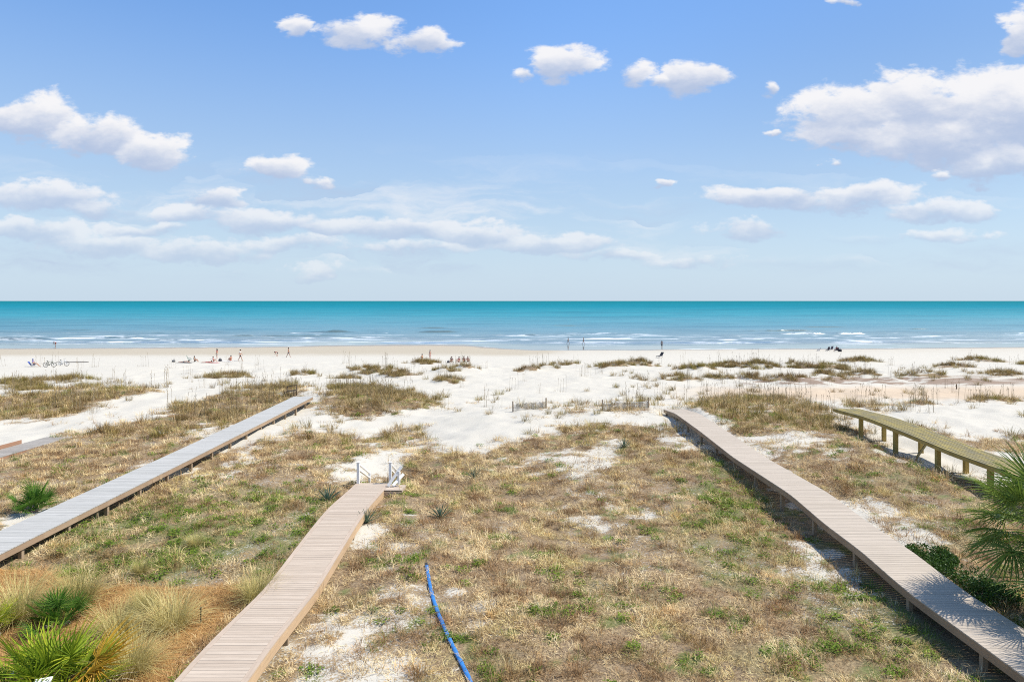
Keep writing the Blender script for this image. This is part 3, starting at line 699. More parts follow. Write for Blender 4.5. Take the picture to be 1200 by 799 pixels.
def on_deck(X, Y, pad=.12):
    r = np.zeros(X.shape, bool)
    for xs_, ye in ((XC, 31.6), (XR, 49.8), (XL, 57.8), (XF, 42)): r |= (X > xs_[0] - pad) & (X < xs_[1] + pad) & (Y < ye)
    return r
def candidates(y0, y1, dens):
    a = .80 * (y1 ** 2 - y0 ** 2) + 2 * 4 * (y1 - y0); n = int(a * dens)
    Y = np.sqrt(RNG.uniform(y0 ** 2, y1 ** 2, n)); X = RNG.uniform(-1, 1, n) * (.80 * Y + 3)
    return X, Y


def pack(X, Y, Z, smin, smax, tilt=.15):
    n = len(X); s = RNG.uniform(smin, smax, n)
    sc = np.stack([s, s, s * RNG.uniform(.75, 1.25, n)], -1)
    ro = np.stack([RNG.normal(0, tilt, n), RNG.normal(0, tilt, n), RNG.uniform(0, 6.283, n)], -1)
    return np.stack([X, Y, Z], -1), sc, ro
def cat3(l): return [np.concatenate(a) for a in zip(*l)]


L1 = []; L2 = []; L3 = []; L4 = []; L5 = []
for (y0, y1, de, s0, s1) in ((11, 20, 34, .75, 1.15), (20, 30, 26, .8, 1.3), (30, 45, 17, .95, 1.5), (45, 66, 9, 1.1, 1.8)):
    X, Y = candidates(y0, y1, de); Z = zground(X, Y)
    g, mu, gr, db, tn = covers(X, Y, Z)
    clump = fbm(X / .55, Y / .55, 2, 101)
    pr = np.clip(g * 1.1 - .05, 0, 1) * (.30 + 1.0 * sst(clump, .34, .62))
    ok = ~on_deck(X, Y) & (mu < .5)
    rr = RNG.random(len(X))
    isg = RNG.random(len(X)) < gr * .72
    k = ok & (rr < pr) & ~isg
    tall = 0.75 + .6 * sst(clump, .4, .65)
    p, s, r = pack(X[k], Y[k], Z[k], s0, s1); s[:, 2] *= tall[k]; L1.append((p, s, r))
    k = ok & (rr < pr * .8) & isg
    L3.append(pack(X[k], Y[k], Z[k], s0, s1))
for (y0, y1, de, s0, s1) in ((42, 62, 5, .8, 1.5), (62, 84, 5, .9, 1.6), (84, 116, 5.5, .9, 1.6)):
    X, Y = candidates(y0, y1, de); Z = zground(X, Y)
    g, mu, gr, db, tn = covers(X, Y, Z)
    cl = fbm(X / .8, Y / .8, 2, 111)
    k = ~on_deck(X, Y, .3) & (RNG.random(len(X)) < g * (.25 + sst(cl, .35, .6)) * (1 if y0 > 60 else .35))
    L2.append(pack(X[k], Y[k], Z[k], s0, s1))
    k = ~on_deck(X, Y, .6) & (RNG.random(len(X)) < np.clip(g * .17 + .006, 0, 1) * sst(fbm(X / 5, Y / 3, 2, 121), .42, .60) * (Y < 106) * sst(Y, 44, 52))
    L4.append(pack(X[k], Y[k], Z[k], .75, 1.2, .05))
X, Y = candidates(11, 26, 90); k0 = (X < -6) & (X > -24); X, Y = X[k0], Y[k0]; Z = zground(X, Y)
g, mu, gr, db, tn = covers(X, Y, Z); k = (mu > .5) & ~on_deck(X, Y)
L5.append(pack(X[k], Y[k], Z[k], .7, 1.3))

straw_x = [blades(18, .16, .22, .44, (.03, .7), .010, 4, 1.3, 400 + q).mesh('tuft', M['straw']) for q in range(1)] + [blades(46, .32, .10, .24, (.9, 1.6), .011, 3, .8, 410 + q).mesh('tuft', M['straw']) for q in range(2)]
straw_p = straw_x + [blades(44, .27, .09, .27, (.55, 1.6), .011, 2, 1.3, s).mesh('tuft', M['straw']) for s in range(6)]
bunch_p = [blades(46, .24, .30, .62, (.05, .8), .016, 3, .9, 20 + s).mesh('tuft', M['bunch']) for s in range(4)]
weed_p = [weed(70, .2, .10, .06, 40 + s).mesh('tuft', M['green']) for s in range(2)] + [blades(30, .22, .12, .30, (.2, 1.3), .012, 3, 1.2, 50 + s).mesh('tuft', M['green']) for s in range(3)]
oat_p = [oats(60 + s).mesh('tuft', M['oat']) for s in range(4)]
need_p = [blades(26, .22, .14, .26, (1.2, 1.62), .006, 2, .2, 70 + s, .012).mesh('tuft', M['needle']) for s in range(3)]
scatter('dune_grass', *cat3(L1), straw_p, M['straw'], 'matted straw coloured dune grass over the sand between the boardwalks', 'grass')
scatter('bunch_grass', *cat3(L2), bunch_p, M['bunch'], 'taller olive brown bunch grass on the dune hummocks near the beach', 'grass')
scatter('green_weeds', *cat3(L3), weed_p, M['green'], 'low bright green weeds growing through the dry grass', 'weeds')
scatter('sea_oats', *cat3(L4), oat_p, M['oat'], 'thin upright sea oat stalks along the dune crests', 'sea oats')
scatter('pine_straw', *cat3(L5), need_p, M['needle'], 'orange brown pine straw mulch around the palmettos', 'mulch')


# ------------------------------------------------------------------ boardwalks
def deck(name, label, xs_, dk, y0, y1, m_deck, m_side, m_post, fasc=.24, board=.14, trim=None, post_step=2.4, post_w=.13, gap=.008, lengthwise=False):
    xm = (xs_[0] + xs_[1]) / 2; root = empty(name, (xm, y1, zdeck(dk, y1) - .3)); o0 = Vector(root.location)
    tag(root, label, 'boardwalk', 'boardwalks crossing the dunes to the beach')
    hw = (xs_[1] - xs_[0]) / 2; b = MB(); rnd = random.Random(name + label)
    def zz(y): return float(zdeck(dk, y))
    tw = .14 if trim else 0
    if not lengthwise:
        y = y0
        while y < y1 - .05:
            ya, yb = y + gap / 2, y + board - gap / 2; yc = (ya + yb) / 2
            sl = math.atan2(zz(yb) - zz(ya), yb - ya); Mx = Matrix.Rotation(sl, 3, 'X')
            b.box(Vector((xm + rnd.uniform(-.004, .004), yc, zz(yc) - .0175 + rnd.uniform(-.0015, .0015))) - o0, (2 * (hw - tw) - (.006 if tw else 0), yb - ya, .035), Mx)
            y += board
    yk = list(np.linspace(y0, y1, max(2, int((y1 - y0) / .6))))
    if lengthwise:
        nb = 11; w = 2 * hw / nb
        for i in range(nb):
            x = xm - hw + (i + .5) * w
            for ya, yb in zip(yk[:-1], yk[1:]):
                b.bar(Vector((x, ya, zz(ya) - .02 + .002 * (i % 3))) - o0, Vector((x, yb - .01, zz(yb) - .02 + .002 * (i % 3))) - o0, w - .034, .04)
    b.build('decking', m_deck, root, bevel=0)
    if trim:
        for sx in (-1, 1):
            t = MB()
            for ya, yb in zip(yk[:-1], yk[1:]): t.bar(Vector((xm + sx * (hw - tw / 2), ya, zz(ya) - .016)) - o0, Vector((xm + sx * (hw - tw / 2), yb - .002, zz(yb) - .016)) - o0, tw - .004, .036)
            t.build('edge_board', trim, root)
    for sx in (-1, 1):
        t = MB(); x = xm + sx * (hw - .03)
        for ya, yb in zip(yk[:-1], yk[1:]):
            t.bar(Vector((x, ya, zz(ya) - .042 - fasc / 2)) - o0, Vector((x, yb - .001, zz(yb) - .042 - fasc / 2)) - o0, .045, fasc)
        t.build('stringer', m_side, root)
    y = y0 + 1.1
    while y < y1:
        for sx in (-1, 1):
            x = xm + sx * (hw - .03 - .03 - post_w / 2); g = gz(x, y); top = zz(y) - .06
            if top - g > .12:
                t = MB(); t.box(Vector((x, y, (top + g - .25) / 2)) - o0, (post_w, post_w, top - g + .25)); t.build('post', m_post, root, bevel=.006)
        y += post_step
    return root


dc = deck('boardwalk', 'beige boardwalk with white railings at its seaward end', XC, DECK_C, 9, 31.4, M['deck_c'], M['fas_c'], M['postwood'], .26, .14, M['trim_c'])
dr = deck('boardwalk', 'grey brown weathered boardwalk with palm shadow across its planks', XR, DECK_R, 9, 49.6, M['deck_r'], M['timber'], M['postwood'], .2, .14, None, 3.0)
dl = deck('boardwalk', 'long pale grey boardwalk ending beside the small dark bench', XL, DECK_L, 12, 55.6, M['deck_l'], M['timber'], M['postwood'], .2, .14, None, 2.4)
df = deck('boardwalk', 'low grey boardwalk half buried in sand with a reddish edge board', XF, DECK_F, 18, 42, M['greywood'], M['redwood'], M['postwood'], .14, .14, None, 3.0)
t = MB(); o0 = df.location
for ya, yb in ((20, 30), (30, 40)): t.bar(Vector((XF[0] - .05, ya, zdeck(DECK_F, ya) + .1)) - o0, Vector((XF[0] - .05, yb - .01, zdeck(DECK_F, yb) + .1)) - o0, .06, .22)
t.build('edge_board', M['redwood'], df)
dy = deck('boardwalk', 'raised yellow timber walkway of lengthwise planks on tall posts', XY, DECK_Y, 14, 44.2, M['yellowwood'], M['yellowside'], M['yellowside'], .16, .14, None, 3.7, .2, lengthwise=True)
o0 = dy.location
t = MB(); t.bar(Vector((XY[0] + .3, 35.6, gz(XY[0], 35.6) + .1)) - o0, Vector((XY[1] - .3, 36.2, 2.75)) - o0, .05, .14); t.build('brace', M['yellowwood'], dy)

# stair, landing and railings at the end of the beige walk
o0 = dc.location
t = MB()
zt = 1.62
for i in range(3): t.box(Vector(((XC[0] + XC[1]) / 2, 31.4 + .16 + i * .3, zt - .17 * (i + 1))) - o0, (1.3, .29, .04))
t.build('stair', M['deck_c'], dc)
t = MB(); z1 = float(zdeck(DECK_C, 30.4)); lx = XC[1]
for k in range(8): t.box(Vector((lx + .39, 29.9 + .07 + k * .14, float(zdeck(DECK_C, 29.9 + .07 + k * .14)) - .021)) - o0, (.76, .132, .035))
ld = t.build('landing', M['deck_c'], dc)
t = MB(); zl = float(zdeck(DECK_C, 30.4))
t.box(Vector((lx + .39, 29.88, zl - .155)) - o0, (.78, .03, .2)); t.box(Vector((lx + .79, 30.45, zl - .13)) - o0, (.03, 1.12, .22))
t.build('fascia', M['trim_c'], ld)
def rail(x):
    base = MB(); y = 31.3; z = float(zdeck(DECK_C, y))
    base.box(Vector((x, y, z + .46)) - o0, (.12, .12, .98)); base.box(Vector((x, y, z + .97)) - o0, (.16, .16, .04))
    r = base.build('railing', M['white'], dc, bevel=.006)
    g = min(gz(x, 33.8), .95)
    p2 = MB(); p2.box(Vector((x, 33.8, (g - .3 + 1.54) / 2)) - o0, (.11, .11, 1.84 - g)); p2.build('post', M['white'], r, bevel=.006)
    for dz, ze in ((.88, 1.50), (.62, 1.27)):
        q = MB(); q.bar(Vector((x, 31.36, z + dz)) - o0, Vector((x, 33.75, ze)) - o0, .09, .07); q.build('rail', M['white'], r)
    return r
rail(XC[0] + .1); r2 = rail(XC[1] + .02)
g = MB()          # short panel folded open over the landing
a = Vector((XC[1] + .05, 30.55, z1 + .04)); bq = Vector((XC[1] + .62, 30.75, z1 + .86))
g.bar(a - o0, bq - o0, .13, .05, (0, 1, 0)); g.bar(a + Vector((.22, 0, .02)) - o0, bq + Vector((.08, .1, -.36)) - o0, .13, .05, (0, 1, 0))
g.bar(a + Vector((0, .6, .05)) - o0, a + Vector((.3, .62, .5)) - o0, .05, .05)
g.box(Vector((XC[1] + .5, 30.7, z1 + .34)) - o0, (.09, .09, .66))
g.build('gate_panel', M['white'], dc)

# ------------------------------------------------------------------ bench, fences, hose, small fixtures
bp_ = ray_ground(341, 464); bx, by = bp_.x, bp_.y; print('bench', bp_); bzz = gz(bx, by); bz = max(bzz, 1.75)
bn = empty('bench', (bx + .05, by, bzz), R(-14)); tag(bn, 'small dark wooden bench frame beside the end of the pale grey boardwalk', 'bench')
hb = 10 - (456 - V0) * by / F - bzz + .25
t = MB(); t.bar((-.5, .06, .78), (.5, .06, .96), .07, .07); t.bar((-.5, .06, .40), (.5, .06, .56), .07, .06); t.build('backrest', M['darkwood'], bn)
for x, dz in ((-.47, 0), (.47, .16)):
    t = MB(); t.bar((x, 0, -.25), (x, .08, .80 + dz), .08, .06); t.build('leg', M['darkwood'], bn)
    t = MB(); t.bar((x, -.38, -.25), (x, -.38, .36 + dz), .08, .06); t.build('leg', M['darkwood'], bn)
t = MB()
for k in range(3): t.bar((-.52, -.36 + k * .14, .36), (.52, -.36 + k * .14, .52), .12, .035)
t.build('seat', M['darkwood'], bn)

def fence(u0, u1, v, npost, label):
    a = ray_ground(u0, v); b_ = ray_ground(u1, v); b_.y = a.y + .4; b_.x = (u1 - U0) / F * b_.y
    r = empty('sand_fence', a); tag(r, label, 'fence', 'slatted sand fences on the dune crest'); n = int((b_ - a).length / .085); t = MB()
    for i in range(n):
        f = i / n; x = a.x + (b_.x - a.x) * f; y = a.y + (b_.y - a.y) * f; g0 = gz(x, y)
        t.box(Vector((x, y, g0 + .2 + .03 * math.sin(i * 1.7))) - a, (.04, .012, .62))
    t.build('slat_panel', M['greywood'], r)
    for i in range(npost):
        f = i / max(1, npost - 1); x = a.x + (b_.x - a.x) * f; y = a.y + (b_.y - a.y) * f + .05
        t = MB(); t.tube([Vector((x, y, gz(x, y) - .3)) - a, Vector((x, y, gz(x, y) + .78)) - a], .05, 7); t.build('post', M['postwood'], r)
fence(601, 640, 483, 2, 'short half buried grey slat fence on the crest seaward of the sandy hollow')
fence(706, 760, 481, 2, 'grey slat sand fence on the crest beside the weathered boardwalk end')

pts = [(500, 664), (502, 678), (507, 700), (514, 722), (523, 743), (533, 764), (541, 780), (551, 800), (566, 840), (590, 900)]
hp = []
for (u, v) in pts: p = ray_ground(u, v); hp.append(p + Vector((0, 0, .055)))
fine = []
for i in range(len(hp) - 1):
    p0, p1, p2, p3 = hp[max(i - 1, 0)], hp[i], hp[i + 1], hp[min(i + 2, len(hp) - 1)]
    for k in range(6):
        s = k / 6; fine.append(.5 * ((2 * p1) + (p2 - p0) * s + (2 * p0 - 5 * p1 + 4 * p2 - p3) * s * s + (3 * p1 - p0 - 3 * p2 + p3) * s ** 3))
zs = [gz(p.x, p.y) for p in fine]
for i, p in enumerate(fine): p.z = sum(zs[max(0, i - 4):i + 5]) / len(zs[max(0, i - 4):i + 5]) + .04
t = MB(); t.tube(fine, [.058 * (1 + .08 * math.sin(i * 1.3)) for i in range(len(fine))], 10, True, .55)
hose = t.build('hose', M['blue'], None, True); t = MB(); t.tube([fine[0], fine[0] + (fine[0] - fine[2]).normalized() * .16], .05, 10, True, .8); t.build('coupling', M['metal'], hose)
tag(hose, 'bright blue flat hose lying across the dry grass', 'hose')

p = ray_ground(235, 733); t = MB(); t.tube([p + Vector((0, 0, -.1)), p + Vector((.01, 0, .46))], .016, 6); t.ball(p + Vector((.01, 0, .47)), .022)
tag(t.build('stake', M['metal']), 'thin dark metal stake in the pine straw beside the beige boardwalk', 'stake')
p = ray_ground(14, 818); t = MB(); t.tube([p + Vector((0, 0, -.1)), p + Vector((0, 0, .45))], .02, 6); lt = t.build('garden_light', M['metal'])
t = MB(); t.ball(p + Vector((0, 0, .5)), .07); t.build('globe', M['white'], lt, True); tag(lt, 'small round white garden light at the foot of the palmetto', 'light')
p = ray_ground(50, 842); t = MB(); t.box(p + Vector((0, 0, .3)), (.26, .16, .90), Matrix.Rotation(.4, 3, 'Z')); wp = t.build('post', M['white'], None, False, .01)
wp.name = 'white_post'; t = MB(); t.box(p + Vector((0, 0, .766)), (.32, .2, .03), Matrix.Rotation(.4, 3, 'Z')); t.build('cap', M['white'], wp); tag(wp, 'low white post in front of the large palmetto', 'post')
p = ray_ground(1121, 456); t = MB(); t.tube([p + Vector((0, 0, -.2)), p + Vector((0, 0, .55))], .06, 7); tag(t.build('marker_post', M['darkwood']), 'short dark post standing at the edge of the tan sand track', 'post')


# ------------------------------------------------------------------ plants
def fan(pet, rad, n, arc, droop, fold, seed, tipsplit=.42, wscale=1.0):
    rnd = random.Random(seed); b = MB()
    pp = [Vector((0, pet * k / 4, -.10 * pet * (k / 4) ** 2 * droop)) for k in range(5)]
    b.tube(pp, [.016, .013, .012, .011, .010], 5)
    hub = pp[-1]; da = 2 * arc / (n - 1)
    for i in range(n):
        a = -arc + i * da + rnd.uniform(-.03, .03); L = rad * (.70 + .30 * math.cos(a * .7)) * rnd.uniform(.92, 1.06)
        d = Vector((math.sin(a), math.cos(a), .10 * abs(math.sin(a)))); s = Vector((math.cos(a), -math.sin(a), 0)); vs = []
        wt_ = 2 * L * tipsplit * math.sin(da / 2) * 1.05 * wscale; dz = rnd.uniform(.6, 1.3)
        for f, w in ((.02, .008), (tipsplit, wt_), (.72, wt_ * .7), (1.0, .004)):
            c = hub + d * (L * f) + Vector((0, 0, -droop * rad * .42 * f ** 2.2 * dz))
            vs += [c - s * w / 2 + Vector((0, 0, fold * w)), c + Vector((0, 0, -fold * w * .3)), c + s * w / 2 + Vector((0, 0, fold * w))]
        fs = []
        for k in range(3): fs += [(3 * k, 3 * k + 1, 3 * k + 4, 3 * k + 3), (3 * k + 1, 3 * k + 2, 3 * k + 5, 3 * k + 4)]
        b.add(vs, fs)
    return b


def place_frond(mesh, parent, base, az, el, roll, sc, name='frond', mt=None):
    o = bpy.data.objects.new(name, mesh); COL.objects.link(o); o.parent = parent
    Mx = Matrix.Translation(base) @ Matrix.Rotation(az, 4, 'Z') @ Matrix.Rotation(el, 4, 'X') @ Matrix.Rotation(roll, 4, 'Y') @ Matrix.Scale(sc, 4)
    o.matrix_local = Mx; return o


palm_f = [fan(1.0, 1.15, 40, R(125), .9, .35, 100 + i, .34, .82).mesh('frond', M['palm']) for i in range(4)]
pr = Vector((14.3, 18.4, gz(14.3, 18.4))); ph = 2.5
palm = empty('palm_tree', pr); tag(palm, 'cabbage palm leaning over the weathered boardwalk with drooping dark green fans', 'palm')
t = MB(); t.tube([(0, 0, -.3), (.02, 0, .6), (-.03, .02, 1.4), (-.06, .03, ph)], [.24, .2, .19, .21], 14)
for k in range(26):
    a = k * 2.4; z = .25 + k * .088; t.bar((math.cos(a) * .17, math.sin(a) * .17, z), (math.cos(a) * .34, math.sin(a) * .34, z + .26), .09, .03)
t.build('trunk', M['bark'], palm)
rnd = random.Random(5)
for k in range(34):
    f = k / 33; az = k * 2.39996; el = R(78 - 118 * f + rnd.uniform(-8, 8))
    place_frond(palm_f[k % 4], palm, Vector((-.06, .03, ph - .25 * f + .05)), az, el, rnd.uniform(-.35, .35), rnd.uniform(.85, 1.12))
# a second, lower palm in front of it at the frame edge
for (px_, py_, hh, n, lab) in ((13.9, 16.7, 1.6, 13, 'shorter cabbage palm tucked under the drooping fans of the taller palm'), (14.7, 14.9, 3.0, 20, 'cabbage palm nearest the camera whose fans shade the near end of the weathered boardwalk')):
    p2_ = Vector((px_, py_, gz(px_, py_))); palm2 = empty('palm_tree', p2_); tag(palm2, lab, 'palm')
    t = MB(); t.tube([(0, 0, -.3), (0, 0, hh * .4), (.04, 0, hh)], [.24, .2, .2], 14); t.build('trunk', M['bark'], palm2)
    for k in range(n):
        f = k / (n - 1); az = k * 2.39996 + 1; el = R(75 - 105 * f + rnd.uniform(-8, 8))
        place_frond(palm_f[k % 4], palm2, Vector((.04, 0, hh - .2 * f)), az, el, rnd.uniform(-.35, .35), rnd.uniform(.8, 1.0))

pal_m = [fan(.55, .62, 24, R(112), .25, .30, 200 + i, .34, .8).mesh('frond', M['palmetto']) for i in range(4)]
pal_d = [fan(.42, .48, 22, R(112), .25, .30, 210 + i, .34, .8).mesh('frond', M['palmetto_dark']) for i in range(3)]
pal_y = fan(.55, .62, 24, R(105), .35, .3, 220, .34, .8).mesh('frond', M['yellow_leaf'])
pal_x = fan(.5, .55, 20, R(95), 1.2, .3, 221, .34, .6).mesh('frond', M['dead_leaf'])
def palmetto(u, v, sc, n, meshes, label, seed, extra=(), spread=.35):
    rnd = random.Random(seed); p = ray_ground(u, v); r = empty('saw_palmetto', p); tag(r, label, 'palmetto')
    t = MB()
    for k in range(3):
        a = k * 2.1; t.tube([(0, 0, -.05), (math.cos(a) * spread * .5, math.sin(a) * spread * .5, .05), (math.cos(a) * spread, math.sin(a) * spread, .12)], [.06, .06, .05], 7)
    t.build('stem', M['bark'], r)
    for k in range(n):
        f = (k + .5) / n; az = k * 2.39996 + rnd.uniform(-.2, .2); el = R(86 - 72 * f ** .8); a2 = rnd.uniform(0, 6.28)
        place_frond(meshes[k % len(meshes)], r, Vector((math.cos(a2) * spread * rnd.random(), math.sin(a2) * spread * rnd.random(), .08)), az, el, rnd.uniform(-.6, .6), sc * rnd.uniform(.8, 1.15))
    for (ms, az, el, s) in extra: place_frond(ms, r, Vector((.1, 0, .1)), R(az), R(el), .2, s)
    return r
pb = palmetto(62, 818, 1.3, 32, pal_m, 'large bright green saw palmetto with one orange yellow frond', 1, ((pal_y, -70, 42, 1.75), (pal_y, -86, 34, 1.75), (pal_y, -100, 36, 1.5), (pal_x, -85, 14, 1.5), (pal_x, -100, 10, 1.1)), .45)
palmetto(66, 735, 1.05, 20, pal_d, 'compact dark green saw palmetto behind the large yellow tipped one', 2)
palmetto(-16, 748, .85, 14, pal_m, 'small yellow green saw palmetto cut by the frame edge', 3)
palmetto(38, 600, 1.35, 18, pal_d, 'lone green fan palmetto in dry grass beside the pale grey boardwalk', 4, (), .3)

def yucca(u, v, s, n, label, seed):
    p = ray_ground(u, v); rnd = random.Random(seed); b = MB()
    for k in range(n):
        az = k * 2.39996; el = R(85 - 70 * (k / n) + rnd.uniform(-6, 6)); L = s * rnd.uniform(.8, 1.1); d = Vector((math.cos(az) * math.cos(el), math.sin(az) * math.cos(el), math.sin(el)))
        sd_ = Vector((-math.sin(az), math.cos(az), 0)); w = .05 * s; c = Vector((0, 0, .02)); up = sd_.cross(d) * -.015
        vs = []
        for f, ww in ((0, .6), (.35, 1), (.75, .7), (1, .05)):
            q = c + d * L * f - Vector((0, 0, .1 * L * f * f)); vs += [q - sd_ * w * ww / 2, q - up, q + sd_ * w * ww / 2]
        b.add(vs, [x for j in range(3) for x in ((3 * j, 3 * j + 1, 3 * j + 4, 3 * j + 3), (3 * j + 1, 3 * j + 2, 3 * j + 5, 3 * j + 4))])
    o = b.build('yucca', M['yucca']); o.location = p; tag(o, label, 'yucca', 'grey green yuccas in the dry grass')
yucca(384, 588, .75, 40, 'spiky blue green yucca against the shaded side of the beige boardwalk', 1)
yucca(430, 613, .62, 34, 'spiky grey green yucca hugging the sunny side of the beige boardwalk', 2)
yucca(516, 608, .62, 36, 'grey green yucca alone in dry grass behind the blue hose end', 3)
yucca(555, 561, .6, 30, 'small yucca by the bare patch seaward of the other yuccas', 4)
yucca(731, 524, .6, 30, 'small yucca on the sandy patch below the dune crest', 5)

cord = [blades(900, .28, .7, 1.3, (.02, 1.0), .008, 5, 1.2, 300 + i).mesh('grass_clump', M['cord']) for i in range(3)]
for k, (u, v, s, lab) in enumerate((
        (22, 726, 1.15, 'tall blond grass clump farthest from the beige boardwalk, behind the dark palmetto'), (92, 708, 1.0, 'rounded blond grass clump directly behind the dark green palmetto'),
        (200, 738, 1.05, 'full blond grass clump on pine straw, nearest the dark metal stake'), (136, 746, .85, 'olive tinted grass clump between two blond clumps on the pine straw'),
        (168, 716, .6, 'narrow grass clump at the back edge of the pine straw bed'), (152, 790, 1.0, 'thin grass clump touching the orange palmetto frond'),
        (302, 704, .85, 'blond grass clump leaning against the beige boardwalk'), (165, 672, .45, 'sparse pale grass clump rising from the green weeds'), (228, 640, .45, 'small straw coloured grass clump in the green weeds'))):
    o = bpy.data.objects.new('grass_clump', cord[k % 3]); COL.objects.link(o); o.location = ray_ground(u, v); o.scale = (s * 1.15, s * 1.15, s * 1.1); o.rotation_euler.z = k * 1.3
    tag(o, lab, 'grass clump', 'ornamental grass clumps by the boardwalk')

def shrub(u, v, rx, ry, h, n, label, seed):
    p = ray_ground(u, v); rnd = random.Random(seed); b = MB(); r = empty('shrub', p); tag(r, label, 'shrub')
    lobes = [(rnd.uniform(-.75, .75) * rx, rnd.uniform(-.75, .75) * ry, rnd.uniform(.2, .8) * h, rnd.uniform(.14, .42)) for _ in range(22)]
    for _ in range(n):
        lx, ly, lz, lr = rnd.choice(lobes); d = Vector((rnd.gauss(0, 1), rnd.gauss(0, 1), rnd.gauss(0, .8))).normalized(); rr = lr * rnd.uniform(.6, 1.08)
        c = Vector((lx, ly, lz)) + d * rr; c.z = abs(c.z) * .9 + .02
        L = rnd.uniform(.05, .09); a = (d + Vector((rnd.gauss(0, .6), rnd.gauss(0, .6), rnd.gauss(0, .6)))).normalized(); s_ = a.cross(Vector((rnd.gauss(0, 1), rnd.gauss(0, 1), rnd.gauss(0, 1)))).normalized() * L * .3
        b.add([c, c + a * L * .5 + s_, c + a * L, c + a * L * .5 - s_], [(0, 1, 2, 3)])
    b.build('foliage', M['shrub'], r)
    t = MB()
    for k in range(10):
        lx, ly, lz, lr = lobes[k]; t.tube([(0, 0, -.1), (lx * .5, ly * .5, lz * .5), (lx, ly, lz)], [.03, .02, .008], 5)
    t.build('stem', M['bark'], r)
shrub(1102, 668, .85, 1.5, .45, 9000, 'dark green leafy shrub at the edge of the weathered boardwalk', 1)
shrub(1150, 700, 1.0, .9, .3, 5000, 'low dark shrub in the shade under the palms', 2)


# ------------------------------------------------------------------ people
def skin_mesh(name, joints, edges, rad, sub=1):
    names = list(joints); me = bpy.data.meshes.new('tmp'); me.from_pydata([joints[n] for n in names], [(names.index(a), names.index(b)) for a, b in edges], [])
    o = bpy.data.objects.new('tmp', me); COL.objects.link(o)
    o.modifiers.new('s', 'SKIN'); sv = me.skin_vertices[0].data
    for i, n in enumerate(names):
        r = rad[n] if not isinstance(rad[n], tuple) else rad[n]
        sv[i].radius = r if isinstance(r, tuple) else (r, r); sv[i].use_root = (i == 0)
    ss = o.modifiers.new('d', 'SUBSURF'); ss.levels = sub; ss.render_levels = sub
    bpy.context.view_layer.update(); dg = bpy.context.evaluated_depsgraph_get()
    nm = bpy.data.meshes.new_from_object(o.evaluated_get(dg)); nm.name = name
    nm.polygons.foreach_set('use_smooth', [True] * len(nm.polygons))
    bpy.data.objects.remove(o); return nm


def pose(kind, rnd):
    J = {}
    def put(**k): J.update({a: Vector(b) for a, b in k.items()})
    if kind in ('stand', 'walk'):
        put(pel=(0, 0, .93), wai=(0, 0, 1.1), che=(0, 0, 1.31), nec=(0, .01, 1.49), hea=(0, .03, 1.60), top=(0, .02, 1.70), nos=(0, .125, 1.60))
        st = .22 if kind == 'walk' else .02
        for s, L in ((-1, 'l'), (1, 'r')):
            k = s * st
            put(**{L + 'hip': (s * .09, 0, .90), L + 'kne': (s * .10, k * .7 + .03, .50), L + 'ank': (s * .10, k * 1.5 - .03, .08), L + 'toe': (s * .11, k * 1.5 + .13, .03),
                   L + 'sho': (s * .18, 0, 1.41), L + 'elb': (s * .25, -k * .5 - .02, 1.14), L + 'wri': (s * .25, -k * .9 + .08, .90), L + 'han': (s * .245, -k * 1.0 + .12, .82)})
    elif kind == 'bend':
        put(pel=(0, -.10, .86), wai=(0, .05, .97), che=(0, .26, 1.02), nec=(0, .42, 1.00), hea=(0, .52, .96), top=(0, .61, .93), nos=(0, .53, .84))
        for s, L in ((-1, 'l'), (1, 'r')):
            put(**{L + 'hip': (s * .09, -.10, .83), L + 'kne': (s * .12, .06 * s + .04, .47), L + 'ank': (s * .12, .16 * s - .05, .08), L + 'toe': (s * .13, .16 * s + .11, .03),
                   L + 'sho': (s * .18, .34, .98), L + 'elb': (s * .20, .36, .70), L + 'wri': (s * .16, .45, .46), L + 'han': (s * .15, .48, .38)})
    elif kind in ('sit', 'chair', 'kneel'):
        z = {'sit': .12, 'chair': .34, 'kneel': .36}[kind]; ln = -.12 if kind == 'chair' else -.04
        put(pel=(0, 0, z), wai=(0, ln * .4, z + .18), che=(0, ln, z + .39), nec=(0, ln * 1.1, z + .57), hea=(0, ln + .03, z + .68), top=(0, ln + .02, z + .78), nos=(0, ln + .125, z + .68))
        for s, L in ((-1, 'l'), (1, 'r')):
            if kind == 'sit': kn, an = (s * .15, .34, .45), (s * .13, .52, .08)
            elif kind == 'chair': kn, an = (s * .12, .42, z + .12), (s * .12, .72, .08)
            else: kn, an = (s * .12, .30, .07), (s * .11, -.08, .06)
            to = (an[0], an[1] + (.17 if kind != 'kneel' else -.16), .04)
            put(**{L + 'hip': (s * .09, .02, z), L + 'kne': kn, L + 'ank': an, L + 'toe': to, L + 'sho': (s * .18, ln, z + .49), L + 'elb': (s * .27, ln + .12, z + .25), L + 'wri': (s * .20, .27, z + .22), L + 'han': (s * .18, .35, z + .24)})
    else:  # lying on the stomach, head towards -Y
        put(pel=(0, 0, .12), wai=(0, -.17, .12), che=(0, -.38, .14), nec=(0, -.55, .20), hea=(0, -.66, .24), top=(0, -.74, .31), nos=(0, -.76, .20))
        for s, L in ((-1, 'l'), (1, 'r')):
            put(**{L + 'hip': (s * .09, .03, .11), L + 'kne': (s * .12, .43, .07), L + 'ank': (s * .12, .83, .08), L + 'toe': (s * .12, .98, .03),
                   L + 'sho': (s * .18, -.48, .14), L + 'elb': (s * .26, -.58, .04), L + 'wri': (s * .10, -.78, .04), L + 'han': (s * .05, -.84, .04)})
    return J


